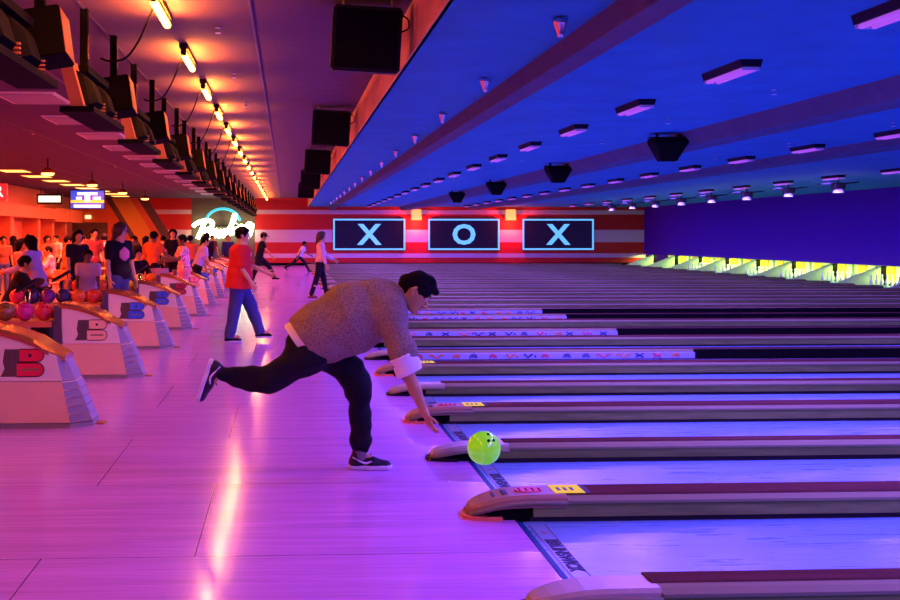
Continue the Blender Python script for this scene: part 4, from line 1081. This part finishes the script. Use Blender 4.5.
for i, (px, top, y, sh_, hr, where) in enumerate(far_people):
    person('distant person in %s top standing %s' % (sh_, where), px, top, y, rnd.choice([-120, -60, 10, 170, 80]), sh_, rnd.choice(['black', 'brown', 'denim']), h=1.6 + .1 * rnd.random(), hair=hr, fem=int(hr in ('long', 'bob')), c=.022, group=CR, armR=(rnd.choice([5, 40]), 10, rnd.choice([15, 60])), skin=rnd.choice(['skin', 'skin_light', 'skin_dark']))
seated = [(10, 17.6, 10, 'black', 'pattern', 'short', 'person in black bending forward on a chair at the left edge'), (136, 24.3, -60, 'black', 'black', 'bob', 'seated person in black beside the tall man'), (30, 24.4, -30, 'rust', 'black', 'short', 'seated person in rust top behind the lavender jacket'), (52, 30.4, 200, 'cream', 'brown', 'short', 'seated person in cream top at the far table'), (163, 31.2, -70, 'black', 'black', 'short', 'seated person in black below the slanting bands')]
SEATS = []
for px, y, yaw, sh_, tr, hr, lab in seated:
    x = at(px, 300, y=y).x; J, s = pose(x, y, 1.72, yaw, legL=(86, 84), legR=(82, 80), armL=(35, 8, 40), armR=(40, 8, 35), lean=22 if px == 10 else 8, seat=.59)
    zz = min(J['anL'][2], J['anR'][2]) - .088 * s
    figure(lab, J, s, dict(shirt=cl(sh_), trousers=cl(tr), shoes=cl('black'), hair=hr, sleeve=1.8), .018, CR); SEATS.append((x, y, yaw))

# ------------------------------------------------------------------ bowler
yb = 7.72
def B(px, py, y): return np.array(at(px, py, y=y))
J = {'root': np.array([at(368, 470, y=yb).x, yb, 0.]), 'pelvis': B(312, 345, 7.72), 'chest': B(360, 312, 7.70), 'neck': B(396, 295, 7.68), 'head': B(415, 293, 7.66),
     'shR': B(390, 320, 7.50), 'shL': B(376, 299, 7.88), 'elR': B(407, 371, 7.42), 'wrR': B(425, 413, 7.40), 'elL': B(352, 316, 8.02), 'wrL': B(330, 322, 8.10),
     'hipR': B(308, 356, 7.62), 'hipL': B(322, 352, 7.82), 'knR': B(270, 380, 7.60), 'anR': B(221, 374, 7.62), 'knL': B(359, 392, 7.78), 'anL': B(360, 454, 7.78),
     'footL': (1, -.12, 0), 'footR': (-.34, -.12, -1), 'hf': (.80, -.10, -.60), 'hu': (.60, .0, .80), 'up': (0, 0, 1), 'fwd': (1, 0, 0), 'left': (-.30, .90, .42), 'palmR': (1, .1, .15), 'palmL': (0, 1, 0)}
hu = np.array(J['hf']); 
J['hf'] = nv(J['hf']); J['hu'] = nv(np.array((.62, .05, .80))); J['hl'] = None; del J['hl']
J['hl_'] = np.array([0., 0, 0]); del J['hl_']
M['cloth_heather'] = mat('sweater_heather_grey', (.27, .235, .135), .95, noise=((85, 85, 85), .42), bump=(220, .5, .006), spec=.15)
M['cloth_cotton'] = mat('white_cotton', (.90, .95, .75), .8, bump=(40, .2, .01))
t = thing('person', 'bowler in grey sweater and black trousers bending low to release the green ball', 'person', tuple(J['root']))
o = J['root'].copy(); D = ('fwd', 'left', 'up', 'hf', 'hu', 'footL', 'footR', 'palmL', 'palmR')
J = {k: (np.array(v, float) - o if k not in D else nv(v)) for k, v in J.items()}
def R_(px, py, y): return B(px, py, y) - o
hf, hu = J['hf'] * 1.08, J['hu'] * 1.08; hl = np.cross(J['hu'], J['hf']) * 1.08; H = J['head']
lo, hi = np.array([-1.40, -.55, .0]) , np.array([.62, .60, 1.50])
def lm(F, items):
    for a_, b_, r1, r2, k_, fl_ in items: F.seg(a_, b_, r1, r2, k=k_, flat=fl_)
# skin, one surface
F = Field(lo, hi, .0065)
F.seg(H + hu * .012 - hf * .012, H + hu * .028 - hf * .012, .088, k=.02, flat=(hf, 1.16))
F.seg(H - hu * .01 + hf * .02, H - hu * .075 + hf * .044, .073, .043, k=.03)
F.seg(H - hu * .102 + hf * .072, H - hu * .102 + hf * .066, .018, k=.02)
F.seg(H + hu * .010 + hf * .090, H - hu * .034 + hf * .112, .009, .014, k=.012)
F.seg(H - hu * .037 + hf * .098 - hl * .014, H - hu * .037 + hf * .098 + hl * .014, .009, k=.008)
F.seg(H + hu * .026 + hf * .084 - hl * .036, H + hu * .026 + hf * .084 + hl * .036, .011, k=.012)
for q in (-1, 1):
    F.seg(H - hu * .058 + hf * .096, H - hu * .060 + hf * .088 + hl * .024 * q, .0075, .005, k=.005); F.seg(H - hu * .070 + hf * .094, H - hu * .070 + hf * .086 + hl * .02 * q, .008, .005, k=.005)
    e0 = H + hl * q * .083 - hf * .015
    F.seg(e0 + hu * .026, e0 + hu * .004 - hf * .012 + hl * q * .006, .012, .013, k=.006); F.seg(e0 + hu * .004 - hf * .012 + hl * q * .006, e0 - hu * .030 + hf * .006, .012, .008, k=.006)
    F.seg(e0 + hl * q * .016 + hu * .008, e0 + hl * q * .016 - hu * .004, .005, sub=True)
F.seg(J['neck'] + R_(396, 300, 7.68) * 0, H - hu * .055 - hf * .025, .060, .056, k=.03)
F.seg(J['neck'], J['chest'], .075, .10, k=.05)
F.seg(J['shL'], J['shR'], .06, k=.05); F.seg(J['chest'], J['pelvis'], .115, .115, k=.06, flat=(J['left'], 1.25)); F.seg(J['hipL'], J['hipR'], .095, k=.05)
for q in 'LR':
    F.seg(J['sh' + q], J['el' + q], .050, .042, k=.03)
    m1 = J['el' + q] * .55 + J['wr' + q] * .45; F.seg(J['el' + q], m1, .043, .042, k=.02); F.seg(m1, J['wr' + q], .041, .028, k=.02, flat=((0, 1, 0), 1.1))
    th = R_(352, 372, 7.80) if q == 'L' else (J['hipR'] + J['knR']) / 2
    F.seg(J['hip' + q], th, .080, .068, k=.03); F.seg(th, J['kn' + q], .068, .052, k=.03)
    m1 = J['kn' + q] * .65 + J['an' + q] * .35; F.seg(J['kn' + q], m1, .050, .050, k=.02); F.seg(m1, J['an' + q], .048, .034, k=.02)
    F.seg(J['an' + q] + (0 if q == 'L' else 1) * np.array((-.02, 0, 0)), J['an' + q] + (0 if q == 'L' else 1) * np.array((-.05, 0, 0)) + J['foot' + q] * .07 - np.array([0, 0, .03 if q == 'L' else 0]), .030, .022, k=.01)
hand_prims(F, J['wrR'], R_(437, 440, 7.40) - J['wrR'], (.9, .25, .55), .30, 1.05, 1, rf=.0095)
hand_prims(F, J['wrL'], J['wrL'] - J['elL'], (0, 0, -1), .25, 1.0, -1, rf=.0095)
F.mesh('body', M['skin'], t)
for q in (-1, 1):
    p = H + hu * .008 + hf * .079 + hl * q * .032
    e_ = MB().ball(p, .0125, 12, 8).build('eye', M['eye'], t, smooth=True); MB().ball(p + hf * .006, .0075, 10, 6).build('pupil', M['ink'], e_, smooth=True)
    MB().tube([H + hu * .034 + hf * .094 + hl * q * .016, H + hu * .040 + hf * .090 + hl * q * .036, H + hu * .034 + hf * .078 + hl * q * .052], [.004, .0055, .003], 6).build('eyebrow', M['hair'], t)
# hair
F = Field(H - .22, H + .22, .006)
F.seg(H + hu * .022 - hf * .020, H + hu * .038 - hf * .012, .104, k=.02, flat=(hf, 1.15))
F.seg(H + hu * .100 + hf * .045, H + hu * .085 + hf * .10, .040, .028, k=.03, flat=(hl, 1.5)); F.seg(H + hu * .11 - hf * .04, H + hu * .11 + hf * .03, .040, k=.03, flat=(hl, 1.5))
F.seg(H - hf * .065 + hu * .02, H - hf * .080 - hu * .035, .056, .036, k=.03, flat=(hl, 1.2))
F.wrinkle(.005, 70, 9); F.seg(H - hu * .045 + hf * .130, H - hu * .16 + hf * .13, .108, sub=True); F.seg(H + hu * .000 + hf * .125, H - hu * .05 + hf * .13, .078, sub=True)
for q in (-1, 1): F.seg(H + hl * q * .100 - hu * .022 - hf * .015, H + hl * q * .10 - hu * .12 - hf * .03, .050, sub=True); F.seg(H + hl * q * .10 - hu * .03 + hf * .06, H + hl * q * .10 - hu * .12 + hf * .06, .055, sub=True); F.seg(H + hl * q * .085 - hu * .055 + hf * .015, H + hl * q * .07 - hu * .09 + hf * .05, .042, sub=True)
F.cut(H - hu * .070 - hf * .05, nv(-hu * .9 + hf * .25))
for q in (-1, 1): F.seg(H + hl * q * .09 - hu * .055 - hf * .01, H + hl * q * .075 - hu * .055 + hf * .07, .052, sub=True)
F.mesh('hair', M['hair'], t)
# trousers
F = Field(lo, hi, .0085)
F.seg(J['hipL'], J['hipR'], .118, k=.06); F.seg(J['pelvis'], R_(322, 338, 7.72), .125, .12, k=.05, flat=(J['left'], 1.2)); F.seg(R_(300, 343, 7.66), R_(297, 350, 7.70), .10, k=.05)
F.seg(J['hipR'], J['knR'], .118, .088, k=.06); F.seg(J['knR'], J['anR'] + (J['knR'] - J['anR']) * .08, .086, .058, k=.04)
F.seg(J['hipL'], R_(352, 372, 7.80), .112, .100, k=.06); F.seg(R_(352, 372, 7.80), J['knL'], .100, .088, k=.05); F.seg(J['knL'], R_(361, 447, 7.78), .088, .068, k=.04)
F.seg(R_(361, 441, 7.78), R_(361, 443, 7.78), .070, k=.015)
F.wrinkle(.010, 30, 4).wrinkle(.004, 60, 8); F.cut(R_(361, 452, 7.78), (0, 0, -1))
F.mesh('trousers', cl('black'), t)
# undershirt: slightly longer than the sweater
def torso(F, e, L_):
    y_ = (0, 1, 0)
    F.seg(R_(384, 294, 7.78), R_(388, 312, 7.58), .105 + e, .115 + e, k=.06)
    F.seg(R_(374, 308, 7.70), R_(350, 320, 7.70), .190 + e, .232 + e, k=.06, flat=(y_, 1.0))
    F.seg(R_(350, 320, 7.70), R_(322, 333, 7.70), .232 + e, .200 + e, k=.05, flat=(y_, 1.0))
    F.seg(R_(322, 333, 7.70), R_(322 - L_, 333 + L_ * .45, 7.70), .200 + e, .170 + e, k=.05, flat=(y_, 1.05))
hem_n = nv(R_(288, 348, 7.7) - R_(330, 318, 7.7))
F = Field(lo, hi, .0085); torso(F, -.006, 22); hp = R_(296, 343, 7.7); F.cut(hp - hem_n * .0, hem_n); F.cut(hp - hem_n * .30, -hem_n); F.mesh('undershirt', M['cloth_cotton'], t)
# sweater
F = Field(lo, hi, .007); torso(F, .010, 20)
F.seg(R_(388, 300, 7.68), R_(397, 297, 7.67), .105, .080, k=.05)
F.seg(R_(388, 316, 7.54), R_(402, 350, 7.45), .100, .092, k=.07); F.seg(R_(402, 350, 7.45), R_(406, 362, 7.43), .100, .094, k=.03)
F.seg(J['shL'], J['elL'], .08, .065, k=.06); F.seg(J['elL'], J['wrL'], .06, .05, k=.03)
F.wrinkle(.009, 15, 11, (1, .5, 1)).wrinkle(.003, 42, 12, (1, 1, 1)); hp = R_(303, 340, 7.7); F.cut(hp, hem_n)
cn = nv(J['elR'] - J['shR']); F.seg(R_(406, 358, 7.42) + cn * .115, R_(406, 358, 7.42) + cn * .16, .125, sub=True)
F.seg(H - hu * .03 + hf * .0, H + hu * .02, .092, sub=True)
F.mesh('sweater', M['cloth_heather'], t)
# rolled white cuff
F = Field(J['elR'] - .28, J['elR'] + .28, .005); ax_ = nv(R_(428, 410, 7.41) - R_(402, 355, 7.44))
p = R_(405, 362, 7.43); F.seg(p - ax_ * .05, p + ax_ * .060, .098, .092, k=.01, flat=((0, 1, 0), .95)); F.wrinkle(.004, 45, 2); F.cut(p - ax_ * .05, -ax_); F.cut(p + ax_ * .085, ax_)
F.seg(p + ax_ * .075, p + ax_ * .2, .072, sub=True); F.mesh('rolled_cuff', M['cloth_cotton'], t)
# collar edge at the nape
# shoes
def shoe(an, f_, u_, nm='shoe'):
    sd = np.cross(f_, u_); bot = an - u_ * .10
    F = Field(an - .30, an + .30, .0055)
    F.seg(an + u_ * .01 - f_ * .012, an - u_ * .05 - f_ * .025, .046, .047, k=.02); F.seg(bot + u_ * .045 - f_ * .03, bot + u_ * .040 + f_ * .09, .046, .040, k=.03, flat=(sd, 1.0)); F.seg(bot + u_ * .038 + f_ * .09, bot + u_ * .030 + f_ * .190, .042, .030, k=.03, flat=(sd, 1.2))
    F.cut(bot + u_ * .024, -u_); F.cut(an + u_ * .028 - f_ * .01, u_ + .15 * f_); a = F.mesh(nm, M['shoe'], t)
    F = Field(an - .30, an + .30, .005); F.seg(bot + u_ * .015 - f_ * .035, bot + u_ * .015 + f_ * .08, .050, .046, k=.03); F.seg(bot + u_ * .015 + f_ * .08, bot + u_ * .02 + f_ * .190, .046, .040, k=.03, flat=(sd, 1.15))
    F.cut(bot + u_ * .030, u_); F.cut(bot + u_ * .0, -u_); F.mesh('sole', M['rubber'], a)
    for sg in (-1, 1):
        q = MB(); off = sd * sg * .048; b_ = bot + u_ * .056 + off
        crv = smoothpts([b_ + f_ * .085 + u_ * .005 - sd * sg * .002, b_ + f_ * .045 - u_ * .008, b_ + f_ * .01 + u_ * .002, b_ - f_ * .05 + u_ * .032 - sd * sg * .004], 5)
        n_ = len(crv); rr = [.0045 + .006 * sin(pi * min(1, (i_ / n_) * 1.2) * .8) * (1 - i_ / n_) for i_ in range(n_)]; q.tube(crv, rr, 6); q.build('side_swoosh', M['rubber'], a)
    q = MB()
    for i_ in range(4): c_ = an + f_ * (.045 + .022 * i_) - u_ * (.022 + .014 * i_); q.tube([c_ - sd * .028, c_ + u_ * .008, c_ + sd * .028], .0035, 5)
    q.tube(smoothpts([an + f_ * .045 - u_ * .02, an + f_ * .08 + u_ * .005, an + f_ * .06 - u_ * .02 - sd * .02]), .0025, 5); q.build('laces', M['ink'], a)
M['shoe'] = mat('shoe_black', (.010, .008, .012), .5, bump=(80, .2, .004))
anL = J['anL'].copy(); anL[2] = .102; f_ = nv((1, -.12, -.0)); shoe(anL, f_, np.array([0, 0, 1.]))
f2 = nv(np.array((-.34, -.12, -1.))); u2 = nv(np.cross(f2, np.cross((1., 0, -.3), f2))); shoe(J['anR'] + np.array((-.008, 0, .0)), f2, u2)
F = Field(J['anL'] - .15, J['anL'] + .15, .006); F.seg(anL + np.array((0, 0, -.015)), anL + np.array((0, 0, .05)), .050, k=.01); F.mesh('sock', cl('grey'), t)

# ------------------------------------------------------------------ seating-area furniture
def chair():
    t = thing('dining_chair', '', 'chair', (0, 0, 0), 0, 'chairs in the seating area')
    MB().box(-.22, .22, -.22, .22, .43, .47).build('seat', M['wood'], t, bevel=.01); 
    MB().loft([[(-.24, y, .55), (-.21, y, .55), (-.25, y, .92), (-.28, y, .92)] for y in (-.21, .21)]).build('backrest', M['wood'], t)
    for sx in (-1, 1):
        for sy in (-1, 1): MB().tube([(sx * .19, sy * .19, .43), (sx * .22, sy * .21, 0)] if sx > 0 else [(-.25, sy * .20, .90), (-.20, sy * .2, .44), (-.25, sy * .21, 0)], .014, 6).build('leg', M['steel'], t)
    return t
ch0 = chair(); n = 0
for x, y, yaw in SEATS:
    a = radians(yaw); lab = 'orange wood chair under a seated person, %s from the camera' % ORD[n]; loc = (x - .03 * cos(a), y - .03 * sin(a), 0)
    if n == 0: ch0.location = loc; ch0.rotation_euler = (0, 0, a); ch0['label'] = lab
    else: dup(ch0, loc, a, lab)
    n += 1
for px, y, yaw, lab in ((52, 18.7, 200, 'empty orange chair between the lavender jacket and the child'), (100, 22.0, 20, 'empty orange chair behind the tall man\'s left side'), (144, 25.2, 160, 'empty orange chair right of the tall man'), (70, 24.2, 60, 'empty orange chair behind the woman in black'), (172, 24.9, -30, 'empty orange chair near the floral shirt')):
    dup(ch0, (at(px, 300, y=y).x, y, 0), radians(yaw), lab)
def table():
    t = thing('round_table', '', 'table', (0, 0, 0), 0, 'tables in the seating area')
    MB().lathe((0, 0, 0), [(.001, .72), (.44, .72), (.45, .735), (.44, .75), (.001, .75)], 24).build('tabletop', M['wood'], t)
    MB().tube([(0, 0, 0.02), (0, 0, .72)], .035, 8).build('column', M['steel'], t); MB().lathe((0, 0, 0), [(.26, 0), (.26, .015), (.05, .04), (.001, .04)], 18).build('base', M['steel'], t); return t
tb = table()
for i, (px, y, lab) in enumerate(((44, 21.6, 'round table behind the lavender jacket'), (112, 25.0, 'round table right of the tall man'), (12, 27.9, 'round table at the left edge of the crowd'), (108, 31.2, 'round table behind the tall man, farthest back'))):
    x = at(px, 300, y=y).x
    if i == 0: tb.location = (x, y, 0); tb['label'] = lab
    else: dup(tb, (x, y, 0), 0, lab)
def console():
    t = thing('scoring_console', '', 'scoring console', (0, 0, 0), 0, 'scoring consoles behind the racks')
    MB().tube([(0, 0, .02), (0, 0, .92)], .035, 10).build('post', M['chrome'], t, smooth=True); MB().lathe((0, 0, 0), [(.2, 0), (.2, .02), (.04, .03), (.001, .03)], 16).build('base', M['steel'], t)
    MB().prism([(-.14, .90), (.12, 1.06), (.14, 1.10), (-.13, .95)], 'y', -.15, .15).build('tilted_desk', M['dark'], t, bevel=.01)
    MB().prism([(-.11, .965), (.12, 1.093), (.12, 1.097), (-.11, .969)], 'y', -.12, .12).build('display', M['screen'], t); return t
co = console()
for i, (px, y, lab) in enumerate(((28, 14.7, 'dark tilted scoring console on a steel post, nearest the left edge'), (62, 18.0, 'dark tilted scoring console left of the child in white'), (140, 21.3, 'dark tilted scoring console right of the tall man'))):
    x = at(px, 300, y=y).x
    if i == 0: co.location = (x, y, 0); co['label'] = lab
    else: dup(co, (x, y, 0), 0, lab)
